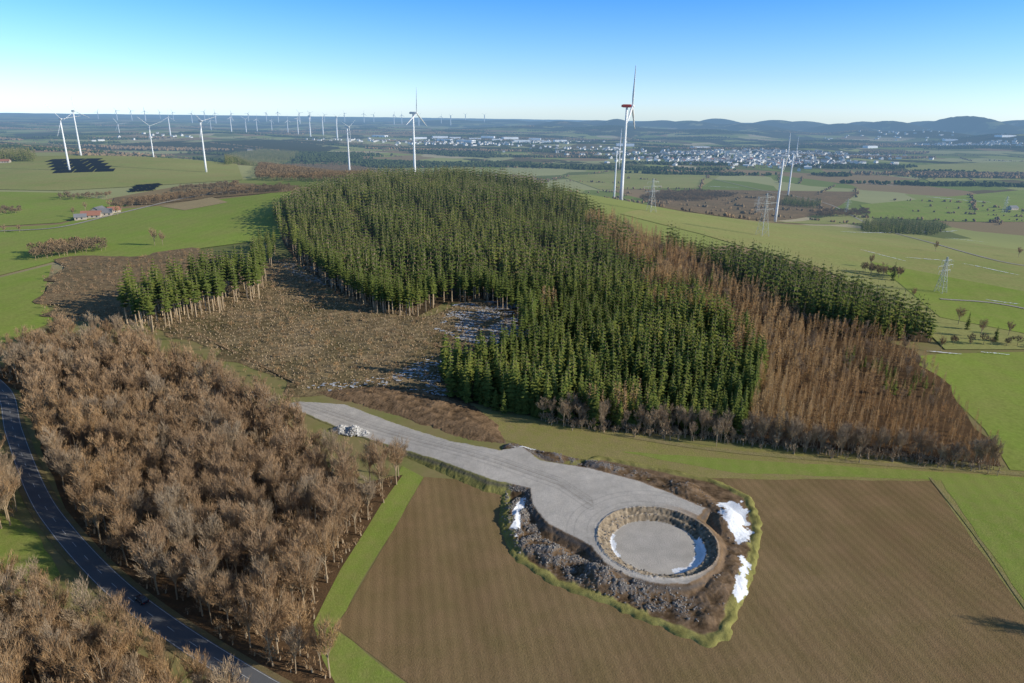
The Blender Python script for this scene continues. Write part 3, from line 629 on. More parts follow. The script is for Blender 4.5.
tx=np.concatenate([sx[edge],fx]); ty=np.concatenate([sy[edge],fy]); tsc=np.concatenate([rng.uniform(.8,1.1,edge.sum()),rng.uniform(1.0,1.3,len(ix)),rng.uniform(.6,.95,len(jx))])
kk=rng.random(len(tx))<.72; tx,ty,tsc=tx[kk],ty[kk],tsc[kk]
sx,sy=sx[~edge],sy[~edge]; hn=nzv(sx,sy,.014,2)
ssc=rng.uniform(.62,1.14,len(sx))*(1+0.35*hn)
wl=(sx<-150)&(sy>600); ssc=np.where(wl,rng.uniform(.95,1.2,len(sx)),ssc)
yo=catmull(poly([(452,400),(480,406),(520,414),(560,421)]),6); yx=yo[::2,0]+rng.normal(0,2,len(yo[::2])); yy=yo[::2,1]+rng.normal(0,2,len(yo[::2]))
sx=np.concatenate([sx,yx]); sy=np.concatenate([sy,yy]); ssc=np.concatenate([ssc,rng.uniform(.4,.7,len(yx))])
dS=np.hypot(sx,sy); dT=np.hypot(tx,ty)
fr=dist_line(sprP,sx,sy,True)
score=dS+np.where(fr<10,0,120)
oS=np.argsort(score); nS=190; oT=np.argsort(dT); nT=95
individuals("spruce_tree",protoS,SM,sx[oS[:nS]],sy[oS[:nS]],ssc[oS[:nS]],"dark green spruce at the edge of the wood","tree","spruces of the wood")
individuals("spruce_tree",protoE,SM,tx[oT[:nT]],ty[oT[:nT]],tsc[oT[:nT]],"tall spruce with bare lower trunk beside the clearing","tree","tall spruces lining the clearing")
r_=oS[nS:]; nr_=dS[r_]<430
protoM=[spruce(80+k,19,0.2,2.75+.3*(k%3),10,6) for k in range(9)]
merged("spruce_forest",protoM,SM,sx[r_][nr_],sy[r_][nr_],ssc[r_][nr_],"dense dark green spruce forest on the slope","forest")
merged("spruce_forest",protoSl,SM,sx[r_][~nr_],sy[r_][~nr_],ssc[r_][~nr_],"dense spruce forest on the hilltop","forest")
merged("spruce_forest",protoE,SM,tx[oT[nT:]],ty[oT[nT:]],tsc[oT[nT:]],"tall spruces lining the felled clearing","forest")
print("spruce",len(sx),len(tx),time.time()-T0)
lx,ly=scatter(larP,4.1,.5); k=rng.random(len(lx))<.95; lx,ly=lx[k],ly[k]
lsc=rng.uniform(.55,1.1,len(lx))*(1-.5*np.clip((lx-105)/80,0,1)*np.clip((420-ly)/120,0,1)); dL=np.hypot(lx,ly); oL=np.argsort(dL+np.where(visible(lx,ly,10),0,1e4))
pm=nzv(lx,ly,.03,44); sp_l=(pm>.22)&(rng.random(len(lx))<.5)&(dL>330)
merged("spruce_forest",protoM,SM,lx[sp_l],ly[sp_l],lsc[sp_l]*.8,"scattered spruces between larches","forest")
oL=oL[~sp_l[oL]]
individuals("larch_tree",protoL,[m_lbark,m_ltwig],lx[oL[:300]],ly[oL[:300]],lsc[oL[:300]],"bare rust brown larch with a slender trunk","tree","bare larches of the plantation")
q=oL[300:]; gq=rng.random(len(q))<.15
merged("larch_forest",protoLl,[m_lbark,m_ltwig],lx[q[~gq]],ly[q[~gq]],lsc[q[~gq]],"bare rust brown larch plantation","forest")
merged("broadleaf_woodland",protoDl,DG,lx[q[gq]],ly[q[gq]],lsc[q[gq]]*.75,"grey leafless trees between larches","woodland")
mxx,myy=scatter(sprP,4.2,.5); dl_=dist_line(poly([(610,212,17),(645,240,18),(695,275,18),(730,298,18),(762,322,18)]),mxx,myy); pm=nzv(mxx,myy,.03,33)*.6+.5*np.clip(1-dl_/35,0,1); k=(pm>0.36)&(mxx>10); merged("larch_forest",protoLl,[m_lbark,m_ltwig],mxx[k],myy[k],rng.uniform(.9,1.15,k.sum()),"bare brown larches mixing with spruces","forest")
print("larch",len(lx),time.time()-T0)
bx,by=scatter(clearP,1.15,0.5,0.5); n=len(bx)
dn=nzv(bx,by,.09,21); row=np.abs(((-bx*math.sin(.45)+by*math.cos(.45)+7*nzv(bx,by,.02,1))%10)-5)<1.2
wr=(dn+.5*nzv(bx,by,.03,22)+row*.45)>.30
k=rng.random(n)<np.where(wr,1.0,0.32); bx,by,wr=bx[k],by[k],wr[k]; n=len(bx)
a=rng.normal(math.radians(28),1.1,n); L=rng.uniform(.4,1.7,n)*np.where(wr,1.3,1); w=rng.uniform(.04,.17,n)*np.where(wr,1.3,1); z=H(bx,by)+0.5+wr*rng.random(n)*.9
dx_,dy_=np.cos(a)*L,np.sin(a)*L; ox,oy=-np.sin(a)*w,np.cos(a)*w
Vb=np.stack([np.stack([bx-ox,by-oy,z],-1),np.stack([bx+ox,by+oy,z],-1),np.stack([bx+dx_,by+dy_,z+rng.uniform(-.1,.9,n)],-1)],1).reshape(-1,3)
m_brash=tree_mat("brash",(0.58,0.43,0.26),(0.15,0.105,0.055),(0.36,0.27,0.15),0.5,0.4)
add("felling_debris",fast_mesh("felling_debris",Vb,np.arange(len(Vb)).reshape(-1,3),[m_brash]),"pale branches and brash strewn over the clearing","branches","stuff")
sxx,syy=scatter(clearP,7,0.5,-5)
merged("young_scrub",protoB,DM,sxx,syy,rng.uniform(.3,1.3,len(sxx)),"low brown scrub sprouting on the clearing","scrub")
qx,qy=scatter(clearP,3.4,.5,2); mb=MB()
for a,b in zip(qx,qy):
    h0=float(H(a,b)); mb.tube((a,b,h0+.3),(a,b,h0+1.0),.28,.22,5,0,True)
add("tree_stumps",mb.mesh("tree_stumps",[m_lbark]),"pale cut tree stumps over the clearing","tree stumps","stuff")
for pts,lb,pr in (([(455,305),(525,300),(545,342),(500,352),(465,342),(435,330)],"thin snow in the shade of the spruces",.9),([(390,375),(440,355),(450,398),(400,392)],"thin snow in the shade of the spruces",.5),([(300,388),(360,380),(440,366),(445,372),(390,388),(330,393)],"thin old snow on felled ground",.25),([(275,262),(330,270),(350,292),(300,280)],"thin snow on the clearing",.4)):
    P=poly(pts); gx_,gy_=scatter(P,1.4,0.5); pn=nzv(gx_,gy_,.1,1); k=(rng.random(len(gx_))<pr)&(pn>-.15); gx_,gy_=gx_[k],gy_[k]
    n=len(gx_); Vs=[];Fs=[]
    for j in range(n):
        m_=6; aa=np.linspace(0,6.283,m_,endpoint=False); rr=rng.uniform(.2,.85,m_); b=len(Vs)
        sx_=rng.uniform(.8,2.2)
        for t_,r0_ in zip(aa,rr): Vs.append((gx_[j]+math.cos(t_)*r0_*sx_,gy_[j]+math.sin(t_)*r0_,float(H(gx_[j],gy_[j]))+0.66+0.006*(j%29)))
        for t_ in range(1,m_-1): Fs.append((b,b+t_,b+t_+1))
    add("snow_patch",fast_mesh("snow_patch",Vs,Fs,[m_oldsnow]),lb,"snow","structure")
def wood(pts,sp_,protos,mats,name,label,s0=.8,s1=1.1,cat="woodland"):
    P=poly(pts); a,b=scatter(P,sp_,.48); merged(name,protos,mats,a,b,rng.uniform(s0,s1,len(a)),label,cat)
wood([(30,262),(60,258),(105,252),(108,246),(60,247),(32,254)],5,protoDf,DF,"broadleaf_grove","brown leafless grove in a green meadow",.5,.85)
wood([(110,208),(140,206),(215,196),(290,191),(292,188),(210,193),(120,204)],6,protoDf,DF,"hedgerow","brown leafless hedgerow between meadows",.35,.7,"hedge")
wood([(0,216),(20,214),(22,210),(0,211)],6,protoDf,DF,"hedgerow","brown hedge by the meadow",.4,.6,"hedge")
wood([(55,201),(112,199),(112,196),(55,198)],7,protoDf,DF,"hedgerow","brown tree row on the hillside",.4,.7,"hedge")
wood([(172,193),(240,188),(238,185),(172,190)],7,protoDf,DF,"hedgerow","brown tree row on the hillside",.4,.7,"hedge")
wood([(255,180),(370,183),(380,172),(340,164),(265,166)],8,protoDf,DF,"broadleaf_grove","reddish brown wood beyond the hill",.5,.9)
wood([(225,166),(290,163),(300,155),(262,152),(230,157)],7,protoSf,SM,"spruce_grove","dark spruce wood behind the pasture")
wood([(0,162),(34,162),(36,158),(0,157)],7,protoSf,SM,"spruce_grove","dark spruce wood on the hillside")
wood([(640,200),(700,202),(740,196),(700,192),(650,194)],8,protoDf,DF,"broadleaf_grove","brown wood in the valley",.5,.9)
wood([(860,232),(935,236),(948,228),(890,222),(862,226)],7,protoSf,SM,"spruce_grove","small dark spruce wood in the valley",.6,.9)
wood([(780,205),(815,209),(822,204),(785,200)],7,protoSf,SM,"spruce_grove","small dark spruce wood in the valley",.6,.9)
wood([(815,218),(870,216),(868,211),(818,213)],8,protoDf,DF,"broadleaf_grove","small brown wood in the valley",.5,.9)
wood([(940,345),(1060,352),(1060,347),(945,341)],6,protoDf,DF,"hedgerow","brown hedge at the field edge",.3,.6,"hedge")
wood([(860,275),(905,281),(905,277),(862,272)],6,protoDf,DF,"hedgerow","brown hedge by the meadow",.5,.8,"hedge")
for (u_,v_,kind,s_) in [(155,246,'d',.9),(163,246,'d',.8),(20,233,'d',.5),(5,234,'d',.5),(958,325,'d',.7),(967,330,'s',.6),(882,280,'d',.8),(893,281,'s',.8),(1008,336,'d',.6),(980,338,'d',.7),(995,342,'s',.5),(912,300,'d',.5),(870,268,'d',.7),(940,352,'d',.6),(1018,258,'d',.8),(935,252,'d',.7),(1135,648,'d',1.0)]:
    a,b=survey(u_,v_,0)
    if kind=='d': individuals("broadleaf_tree",protoD,DM,[a],[b],[s_],"lone leafless tree standing in a meadow","tree","scattered field trees")
    else: individuals("spruce_tree",protoS,SM,[a],[b],[s_],"lone dark green spruce beside a meadow","tree","scattered field trees")
protoP=[]
for k in range(6):
    v=IV*(1+np.random.default_rng(k).uniform(-.35,.35,(12,1)))*np.array([4.0,4.0,4.4])+np.array([0,0,4.5]); protoP.append((v,IF.copy(),np.ones(20,int)))
hx=[];hy=[]
for k in range(280):
    y0=1150+5500*rng.random()**1.2; x0=rng.uniform(-0.85,0.9)*y0
    if x0<-100 and y0<1600: continue
    a=math.radians(-24)+ (math.pi/2 if rng.random()<.4 else 0)+rng.normal(0,.12); L=rng.uniform(80,420); n=int(L/rng.uniform(6,12)); t_=rng.uniform(0,L,n)
    hx.append(x0+np.cos(a)*t_+rng.normal(0,2,n)); hy.append(y0+np.sin(a)*t_+rng.normal(0,2,n))
hx=np.concatenate(hx); hy=np.concatenate(hy)
merged("valley_hedges",protoP,DF,hx,hy,rng.uniform(.3,.75,len(hx)),"scattered brown hedgerows across the valley","hedge")
wx=[[],[]];wy=[[],[]]
for k in range(170):
    y0=2000+6500*rng.random(); x0=rng.uniform(-0.85,0.9)*y0; a_=rng.uniform(60,380); b_=rng.uniform(30,120); n=int(min(700,a_*b_/45)); t_=rng.uniform(0,6.28,n); q=np.sqrt(rng.random(n)); j=0 if rng.random()<.65 else 1
    wx[j].append(x0+np.cos(t_)*q*a_*(1+.3*np.sin(3*t_))); wy[j].append(y0+np.sin(t_)*q*b_*(1+.3*np.cos(2*t_)))
m_sfar=tree_mat("conifer_far",(0.05,0.07,0.03),(0.07,0.09,0.035))
for j,(mm_,nm,lb) in enumerate([([m_sbark,m_sfar],"distant_conifer_woods","dark conifer woods scattered over the plain"),(DF,"distant_broadleaf_woods","brown leafless woods scattered over the plain")]):
    a=np.concatenate(wx[j]); b=np.concatenate(wy[j]); merged(nm,protoP,mm_,a,b,rng.uniform(.8,1.4,len(a)),lb,"woodland")
print("woods",time.time()-T0)
# ------------------------------------------------------------------ wind turbines
m_tur=flat_mat("turbine_white",(0.82,0.82,0.82),0.45,0.03); m_turg=flat_mat("nacelle_grey",(0.66,0.67,0.68),0.5,0.03); m_red=flat_mat("signal_red",(0.6,0.05,0.03),0.5,0.1)
def turbine(u_,v_,dep,blade,yaw,phase,red=False,label="white three-bladed wind turbine on a slim tower",thick=1.0,group="wind turbines across the plateau"):
    hp=at_depth(u_,v_,dep); gx_,gy_=hp[0],hp[1]; g0=float(H(gx_,gy_)); hub=max(hp[2]-g0,40)
    e=bpy.data.objects.new("wind_turbine",None); COL.objects.link(e); e.location=(gx_,gy_,g0); e["label"]=label; e["category"]="wind turbine"; e["group"]=group
    e.rotation_euler=(0,0,math.radians(yaw))
    mb=MB(); rb=hub*0.021*thick; rt=hub*0.011*thick; rings=[]
    for k in range(6):
        t_=k/5; r0=rb*(1-t_)+rt*t_; rings.append([(r0*math.cos(q),r0*math.sin(q),-1+(hub)*t_) for q in np.linspace(0,6.283,14,endpoint=False)])
    mb.loft(rings,0)
    add("tower",mb.mesh("tower",[m_tur],True),parent=e)
    L=hub*0.065; w=hub*0.017*thick
    mb=MB(); rings=[]
    for yy_,s_ in((L*0.9,.6),(L*0.6,1),(-L*.55,1),(-L*.75,.8)):
        rings.append([(w*s_*a,yy_,hub+w*s_*b) for a,b in((-1,-.9),(1,-.9),(1.05,.3),(.7,1),(-.7,1),(-1.05,.3))])
    mb.loft(rings,0); no=add("nacelle",mb.mesh("nacelle",[m_red if red else m_turg]),parent=e)
    if red: no["label"]="red nacelle housing"
    ro=bpy.data.objects.new("rotor",None); COL.objects.link(ro); ro.parent=e; ro.location=(0,-L*.95,hub)
    mb=MB(); mb.loft([[(r0*math.cos(q),yy_,r0*math.sin(q)) for q in np.linspace(0,6.283,10,endpoint=False)] for yy_,r0 in((L*.22,w*.9),(-L*.05,w*.95),(-L*.2,w*.6),(-L*.3,w*.1))],0)
    add("hub",mb.mesh("hub",[m_tur],True),parent=ro)
    mb=MB(); rings=[]
    for k in range(9):
        t_=k/8; ch=blade*(0.03+0.05*math.sin(min(1,t_*3.2)*math.pi/2)*(1-t_)**.7)*thick if k else blade*.03*thick; ch=max(ch*(1-t_*0.35),blade*.012*thick); th_=ch*(.5 if k==0 else .3); tw=math.radians(70-15*t_)
        pts=[]
        for a,b in((-.35,0),(-.15,.5),(.25,.35),(.65,0),(.25,-.35),(-.15,-.5)):
            X_=a*ch; Y_=b*th_; pts.append((X_*math.cos(tw)-Y_*math.sin(tw),X_*math.sin(tw)+Y_*math.cos(tw),w*.5+t_*blade))
        rings.append(pts)
    mb.loft(rings,0); bm_=mb.mesh("blade",[m_tur],True)
    for k in range(3):
        o=add("blade",bm_,parent=ro); o.rotation_euler=(0,math.radians(phase+120*k),0)
turbine(60,119,1037,27,50,-40,label="white wind turbine standing on pale green pasture"); turbine(73,111,1500,32,60,-5); turbine(149,126,1420,28,45,-50)
turbine(200,121,1056,26,55,-45,label="white wind turbine at the pasture edge"); turbine(347,127,1900,34,62,175); turbine(413,113,1600,55,68,2)
turbine(627,106,965,53,74,6,red=True,label="tall white wind turbine with red nacelle behind spruces")
turbine(617,149,1480,48,80,150); turbine(784,156,1050,34,78,15,label="white wind turbine in the valley meadow"); turbine(794,152,1628,36,76,10)
for u_,v_,d_ in((168,117,4200),(230,117,5200),(245,119,5600),(256,119,6200),(271,120,6600),(287,120,6200),(297,118,5400),(309,116,4900),(322,117,5400),(336,117,4600),(118,124,4600),(210,120,6400)):
    turbine(u_,v_,d_,48,rng.uniform(30,80),rng.uniform(0,120),thick=1.7,label="small far wind turbine on the hazy plain")
for k in range(26):
    u_=95+k*15.5+rng.uniform(-6,6); turbine(u_,111.5+(u_-95)*0.0115+rng.uniform(-1.5,1),rng.uniform(9500,13500),55,rng.uniform(10,70),rng.uniform(0,120),thick=2.6,label="tiny wind turbine near the hazy horizon",group="wind turbines on the horizon")
# ------------------------------------------------------------------ pylons
m_steel=flat_mat("pylon_steel",(0.42,0.44,0.43),0.5,0.1,metal=0.2)
def pylon(u_,vb,hgt,yaw,lb="grey lattice power pylon in the valley"):
    a,b=survey(u_,vb,0); g0=float(H(a,b)); e=bpy.data.objects.new("power_pylon",None); COL.objects.link(e); e.location=(a,b,g0); e.rotation_euler=(0,0,yaw); e["label"]=lb; e["category"]="power pylon"; e["group"]="lattice pylons of the power line"
    mb=MB(); lv=[0,.18,.34,.48,.6,.72,.84,1.0]; wd=[hgt*.10*(1-t_)**1.3+0.4 for t_ in lv]; cs=((1,1),(-1,1),(-1,-1),(1,-1))
    for k in range(len(lv)-1):
        for c in range(4):
            c2=(c+1)%4; p=lambda q,kk:(cs[q][0]*wd[kk],cs[q][1]*wd[kk],hgt*lv[kk])
            mb.tube(p(c,k),p(c,k+1),.14,.12,4); mb.tube(p(c,k),p(c2,k+1),.07,.07,3); mb.tube(p(c2,k),p(c,k+1),.07,.07,3); mb.tube(p(c,k+1),p(c2,k+1),.07,.07,3)
    add("lattice_mast",mb.mesh("lattice_mast",[m_steel]),parent=e)
    for t_,L in((.62,.26),(.76,.34),(.9,.22)):
        mb=MB(); z=hgt*t_
        for s_ in(-1,1):
            mb.tube((0,.5,z),(s_*hgt*L,0,z+.2),.12,.09,3); mb.tube((0,-.5,z),(s_*hgt*L,0,z+.2),.12,.09,3); mb.tube((0,0,z+hgt*.045),(s_*hgt*L,0,z+.3),.1,.07,3)
            for q in(.5,.98): mb.tube((s_*hgt*L*q,0,z),(s_*hgt*L*q,0,z-2.2),.1,.1,4)
        add("cross_arm",mb.mesh("cross_arm",[m_steel]),parent=e)
pylon(940,293,26,.5); pylon(762,236,42,.4); pylon(651,212,36,.5); pylon(757,212,30,.3); pylon(1004,213,34,.5); pylon(846,214,30,.4)
# ------------------------------------------------------------------ buildings
m_wall=flat_mat("render_wall",(0.76,0.73,0.68),0.8,0.15,0.02); m_roof=flat_mat("tile_roof",(0.34,0.15,0.10),0.8,0.3,0.02); m_roofd=flat_mat("slate_roof",(0.2,0.2,0.21),0.7,0.2,0.02); m_shed=flat_mat("pale_shed_roof",(0.82,0.83,0.84),0.5,0.15,0.02); m_glass=flat_mat("window_glass",(0.05,0.06,0.07),0.15,0.1,spec=0.6)
def house_arr(L,W,Hh,rh,ov=.5):
    mb=MB(); mb.box((0,0,Hh/2-.5),(L,W,Hh+1),0)
    b=len(mb.v); l=L/2+ov; w=W/2+ov
    mb.v+=[(-l,-w,Hh-.15),(l,-w,Hh-.15),(l,w,Hh-.15),(-l,w,Hh-.15),(-l,0,Hh+rh),(l,0,Hh+rh)]
    mb.f+=[(b,b+1,b+5),(b,b+5,b+4),(b+2,b+3,b+4),(b+2,b+4,b+5),(b+1,b+2,b+5),(b+3,b,b+4)]; mb.m+=[1]*4+[0,0]
    return mb
hm=[]
for k,(L,W,Hh,rh,rf) in enumerate([(13,10,6,4,m_roof),(15,10,6,4.5,m_roofd),(11,9,5.5,4,m_roofd),(17,11,6,5,m_roofd),(24,15,6,2,m_shed),(14,10,6.5,4,m_roofd)]): hm.append(house_arr(L,W,Hh,rh).mesh("house",[m_wall,rf]))
hallm=house_arr(80,40,11,1.2,.2).mesh("hall",[m_shed,m_shed])
hs=[]
def town(u_,v_,sx_,sy_,n):
    cx,cy=survey(u_,v_,0)
    for _ in range(n):
        a=cx+rng.normal(0,sx_); b=cy+rng.normal(0,sy_); hs.append((a,b))
town(745,162,230,130,350); town(700,155,240,150,240); town(800,154,220,140,220); town(985,145,190,130,140); town(500,143,330,200,140); town(400,142,320,160,60); town(590,150,200,150,40); town(905,134,300,300,40); town(150,137,200,200,20)
hs=np.array(hs); dh=np.hypot(hs[:,0],hs[:,1]); oh=np.argsort(dh)
for k in oh[:288]:
    a,b=hs[k]; o=add("house",hm[int(rng.integers(len(hm)))],"white rendered house with pitched roof in the valley town","house",None,"houses of the valley town",(a,b,float(H(a,b)))); o.rotation_euler=(0,0,rng.uniform(0,3.14)); s_=rng.uniform(.8,1.15); o.scale=(s_,s_,s_*1.1)
pa=[]
for L,W,Hh,rh in((13,10,7,4),(22,14,7,2),(15,11,7,4)):
    v,f,m_=house_arr(L,W,Hh,rh).arr(); pa.append((v,f,m_))
q=oh[288:]; merged("distant_town",pa,[m_wall,m_roofd],hs[q,0],hs[q,1],rng.uniform(.9,1.25,len(q)),"far houses of the valley towns","town")
for u_,v_ in ((445,141),(455,139),(466,142),(475,140),(488,138),(497,141),(510,139),(440,138),(522,142),(535,140),(546,143),(560,142),(625,146),(380,137),(870,148),(1005,137),(420,139),(950,141),(700,149)):
    a,b=survey(u_,v_,0); o=add("industrial_hall",hallm,"long pale industrial hall with flat roof","industrial building",None,"industrial halls of the valley",(a,b,float(H(a,b)))); o.rotation_euler=(0,0,rng.uniform(-.4,.4)); s_=rng.uniform(.8,1.7); o.scale=(s_,s_,1.2)
m_wallf=flat_mat("farm_wall",(0.42,0.36,0.29),0.8,0.15,0.1)
def farm(u_,v_,L,W,Hh,rh,rf,yaw,lb,nm="farm_building"):
    a,b=survey(u_,v_,0); e=bpy.data.objects.new(nm,None); COL.objects.link(e); e.location=(a,b,float(H(a,b))+.4); e.rotation_euler=(0,0,yaw); e["label"]=lb; e["category"]="building"
    mb=MB(); mb.box((0,0,Hh/2-1),(L,W,Hh+2),0)
    b_=len(mb.v); mb.v+=[(-L/2,-W/2,Hh),(-L/2,W/2,Hh),(-L/2,0,Hh+rh-.1),(L/2,-W/2,Hh),(L/2,W/2,Hh),(L/2,0,Hh+rh-.1)]; mb.f+=[(b_,b_+2,b_+1),(b_+3,b_+4,b_+5)]; mb.m+=[0,0]
    add("wall",mb.mesh("wall",[m_wallf]),parent=e)
    mb=MB()
    for s_ in(-1,1):
        mb.loft([[(x_,s_*(W/2+.6),Hh-.3),(x_,s_*(W/2+.6),Hh-.05),(x_,s_*.02,Hh+rh+.25),(x_,s_*.02,Hh+rh)] for x_ in(-L/2-.5,L/2+.5)],0)
    add("roof",mb.mesh("roof",[rf]),parent=e)
    for k in range(int(L/4)):
        mb=MB(); mb.box((-L/2+2+k*4,-W/2-.03,Hh*.55),(1.3,.1,1.4),0); add("window",mb.mesh("window",[m_glass]),parent=e)
farm(92,218,17,10,3,3.5,m_roof,.3,"long farm barn with red tiled roof"); farm(106,216,12,9,3.5,3.5,m_roofd,.3,"farmhouse with dark slate roof"); farm(81,220,10,8,3,2.5,m_roofd,.5,"small farm shed with dark metal roof"); farm(99,213,14,9,3,3,m_roofd,1.6,"stable with dark roof behind the barn"); farm(114,213,11,8,3,3,m_roof,.8,"small outbuilding with red roof")
farm(5,163,16,10,3,3,m_roof,.3,"farmhouse near the hillside"); farm(250,151,22,12,5,4,m_roofd,.3,"farmhouse beyond the pasture"); farm(1012,210,20,12,5,4,m_roofd,.3,"valley farmhouse with dark roof")
for du,dv in((74,217),(86,212),(118,216),(122,212),(110,209)):
    a,b=survey(du,dv,0); individuals("broadleaf_tree",protoD,DM,[a],[b],[.6],"leafless tree beside farm buildings","tree","scattered field trees")
m_sol=flat_mat("solar_panel",(0.015,0.02,0.03),0.7,0.2,spec=0.1)
def solar(P4,rows,zoff=.9,wf=.38):
    P=poly(P4); a,b,c,d=P
    print("solar",[[round(float(t),0) for t in p] for p in P])
    for k in range(rows):
        t_=(k+.5)/rows; p0=a+(d-a)*t_; p1=b+(c-b)*t_; w=np.linalg.norm(d-a)/rows*wf
        dr=(p1-p0)/np.linalg.norm(p1-p0); nn=np.array([-dr[1],dr[0]]); mb=MB(); nseg=3
        for j in range(nseg):
            for h_ in range(3):
                s0=p0+(p1-p0)*(j+h_*.31)/nseg; s1=p0+(p1-p0)*(j+(h_+1)*.31)/nseg
                def z_(q,sg): return float(H(q[0]+sg*nn[0]*w,q[1]+sg*nn[1]*w))+zoff
                mb.loft([[(q[0]-nn[0]*w,q[1]-nn[1]*w,z_(q,-1)),(q[0]+nn[0]*w,q[1]+nn[1]*w,z_(q,1)+.5),(q[0]+nn[0]*w,q[1]+nn[1]*w,z_(q,1)+.6),(q[0]-nn[0]*w,q[1]-nn[1]*w,z_(q,-1)+.1)] for q in(s0,s1)],0)
        add("solar_panel_row",mb.mesh("solar_panel_row",[m_sol]),"long row of dark solar panels on pasture","solar panels",None,"solar panel rows on the hillside")
solar([(55,174),(118,172),(100,159),(48,160)],5); solar([(128,193),(154,191),(163,184),(138,186)],3,1.4)
# ------------------------------------------------------------------ cars
m_car=flat_mat("dark_car_paint",(0.03,0.035,0.05),0.25,0.1,spec=0.6); m_carw=flat_mat("silver_car_paint",(0.45,0.46,0.48),0.3,0.05,spec=0.6,metal=.4); m_tyre=flat_mat("tyre_rubber",(0.025,0.025,0.025),0.8,0.1); m_lamp=flat_mat("headlight_glass",(0.7,0.7,0.65),0.2,0.05,spec=.6); m_tail=flat_mat("tail_light",(0.4,0.02,0.02),0.3,0.1)
def car(u_,v_,paint,lb,lane=1.35,flip=False,van=False,onroad=True,yaw=0):
    p=np.array(survey(u_,v_,0.2))
    if onroad:
        d=np.linalg.norm(roadC-p,axis=1); k=int(np.argmin(d)); t_=roadC[min(k+1,len(roadC)-1)]-roadC[max(k-1,0)]; t_/=np.linalg.norm(t_); nrm=np.array([t_[1],-t_[0]])
        if flip: t_=-t_; nrm=-nrm
        p=roadC[k]+t_*((p-roadC[k])@t_)+nrm*lane; yaw=math.atan2(t_[1],t_[0])
    e=bpy.data.objects.new("van" if van else "car",None); COL.objects.link(e); e.location=(p[0],p[1],float(H(*p))+(0.22 if onroad else 0.5)); e.rotation_euler=(0,0,yaw); e["label"]=lb; e["category"]="van" if van else "car"
    mb=MB(); hv=1.15 if van else 0.86
    def ring(x_,w,zb_,zt_): return [(x_,-w,zb_+.12),(x_,-w*.92,zb_),(x_,w*.92,zb_),(x_,w,zb_+.12),(x_,w,zt_-.15),(x_,w*.86,zt_),(x_,-w*.86,zt_),(x_,-w,zt_-.15)]
    mb.loft([ring(-2.2,.78,.35,hv-.05),ring(-2.0,.88,.25,hv+.05),ring(-1,.9,.22,hv+.06),ring(1,.9,.22,hv+.04),ring(1.7,.87,.24,hv-.08),ring(2.1,.8,.3,hv-.2),ring(2.2,.7,.36,hv-.3)],0)
    rf=2.1 if van else 1.45; f0,f1=(1.2,.75) if van else (1.05,.35); r0,r1=(-2.1,-2.0) if van else(-2.0,-1.45)
    mb.loft([[(r1,-.62,rf-.06),(r1,.62,rf-.06),(r1,.6,rf+.01),(r1,-.6,rf+.01)],[(-.5,-.66,rf-.04),(-.5,.66,rf-.04),(-.5,.62,rf+.04),(-.5,-.62,rf+.04)],[(f1,-.62,rf-.06),(f1,.62,rf-.06),(f1,.6,rf+.0),(f1,-.6,rf+.0)]],0)
    add("body",mb.mesh("body",[paint],False),parent=e)
    mb=MB(); z0=hv-.02
    mb.loft([[(r0,-.8,z0),(f0,-.8,z0),(f0,.8,z0),(r0,.8,z0)],[(r1,-.62,rf-.05),(f1,-.62,rf-.05),(f1,.62,rf-.05),(r1,.62,rf-.05)]],0); add("window",mb.mesh("window",[m_glass]),parent=e)
    mb=MB(); mb.tube((0,-.11,0),(0,.11,0),.33,.33,16,0,True); mb.tube((0,-.12,0),(0,.12,0),.18,.18,10,1,True); wm=mb.mesh("wheel",[m_tyre,m_carw])
    for a in(-1.35,1.35):
        for b in(-.83,.83): o=add("wheel",wm,parent=e); o.location=(a,b,.33)
    mb=MB(); mb.box((0,0,0),(.12,.32,.16),0); lm=mb.mesh("headlight",[m_lamp]); tm=mb.mesh("tail_light",[m_tail])
    for b in(-.58,.58): add("headlight",lm,parent=e).location=(2.13,b,hv-.36); add("tail_light",tm,parent=e).location=(-2.17,b,hv-.2)
car(243,669,m_car,"dark car driving on the country road",flip=False); car(140,602,m_car,"dark car further along the country road",flip=True)
car(257,397,m_white,"white van parked at the end of the access road",onroad=False,van=True,yaw=.3)
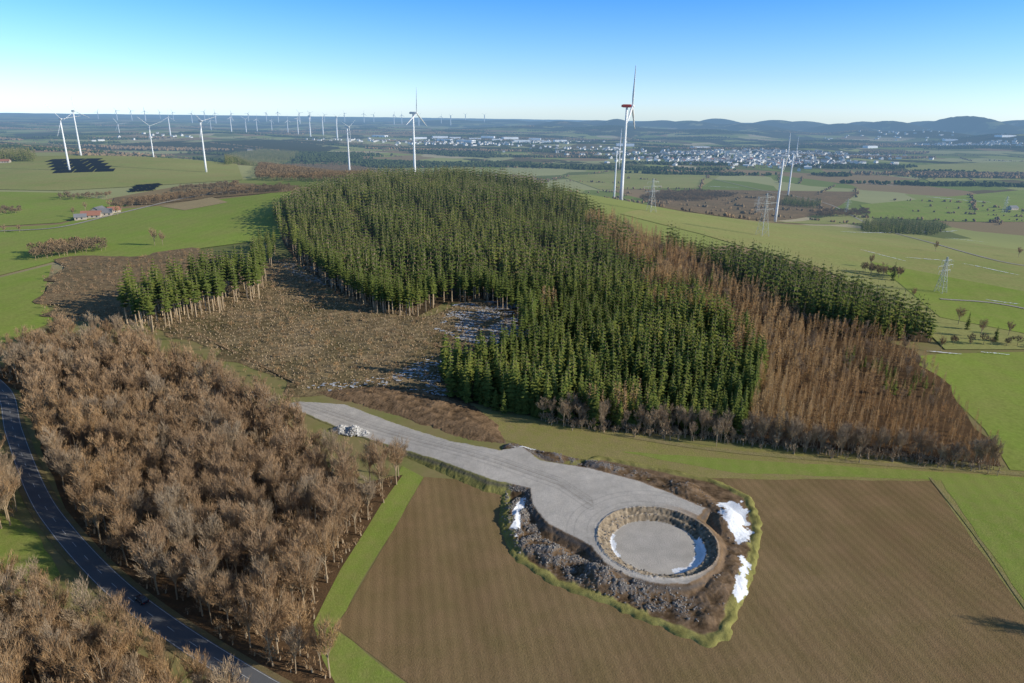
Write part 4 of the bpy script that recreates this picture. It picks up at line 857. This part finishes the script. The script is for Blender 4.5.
# ------------------------------------------------------------------ light & sky
SUN_AZ=math.radians(104); SUN_EL=math.radians(23)
sv=Vector((math.sin(SUN_AZ)*math.cos(SUN_EL),math.cos(SUN_AZ)*math.cos(SUN_EL),math.sin(SUN_EL)))
sl=bpy.data.lights.new("sun",'SUN'); sl.energy=5.0; sl.angle=math.radians(0.5); sl.color=(1.0,0.92,0.77)
so=bpy.data.objects.new("sun",sl); COL.objects.link(so); so.rotation_euler=sv.to_track_quat('Z','Y').to_euler(); so.location=(300,-100,400)
wd_=bpy.data.worlds.new("World"); scene.world=wd_; wd_.use_nodes=True; nt=wd_.node_tree; nt.nodes.clear()
sk=N(nt,'ShaderNodeTexSky'); sk.sky_type='NISHITA'; sk.sun_disc=False; sk.sun_elevation=SUN_EL; sk.sun_rotation=SUN_AZ; sk.altitude=500; sk.air_density=1.0; sk.dust_density=0.4; sk.ozone_density=3.0
tc=N(nt,'ShaderNodeTexCoord'); sx_=N(nt,'ShaderNodeSeparateXYZ'); nt.links.new(tc.outputs['Generated'],sx_.inputs[0])
rm=N(nt,'ShaderNodeValToRGB'); nt.links.new(sx_.outputs[2],rm.inputs[0]); e=rm.color_ramp.elements  # sky tint by height; unseen upper stops dimmed to cut fill light
e[0].position=0.0; e[0].color=(0.56,0.70,1.0,1); e[1].position=1.0; e[1].color=(0.34,0.36,0.36,1)
q=e.new(0.05); q.color=(0.41,0.55,0.88,1); q=e.new(0.165); q.color=(0.14,0.40,0.72,1); q=e.new(0.4); q.color=(0.28,0.37,0.43,1)
vm=N(nt,'ShaderNodeVectorMath',operation='MULTIPLY'); nt.links.new(sk.outputs[0],vm.inputs[0]); nt.links.new(rm.outputs[0],vm.inputs[1])
v2=N(nt,'ShaderNodeVectorMath',operation='SCALE'); nt.links.new(vm.outputs[0],v2.inputs[0]); v2.inputs['Scale'].default_value=2.0
bg=N(nt,'ShaderNodeBackground'); bg.inputs[1].default_value=0.14; ow=N(nt,'ShaderNodeOutputWorld')
nt.links.new(v2.outputs[0],bg.inputs[0]); nt.links.new(bg.outputs[0],ow.inputs[0])
scene.view_settings.view_transform='Standard'; scene.view_settings.look='None'; scene.view_settings.exposure=0
print("done",time.time()-T0, "pit",pc)
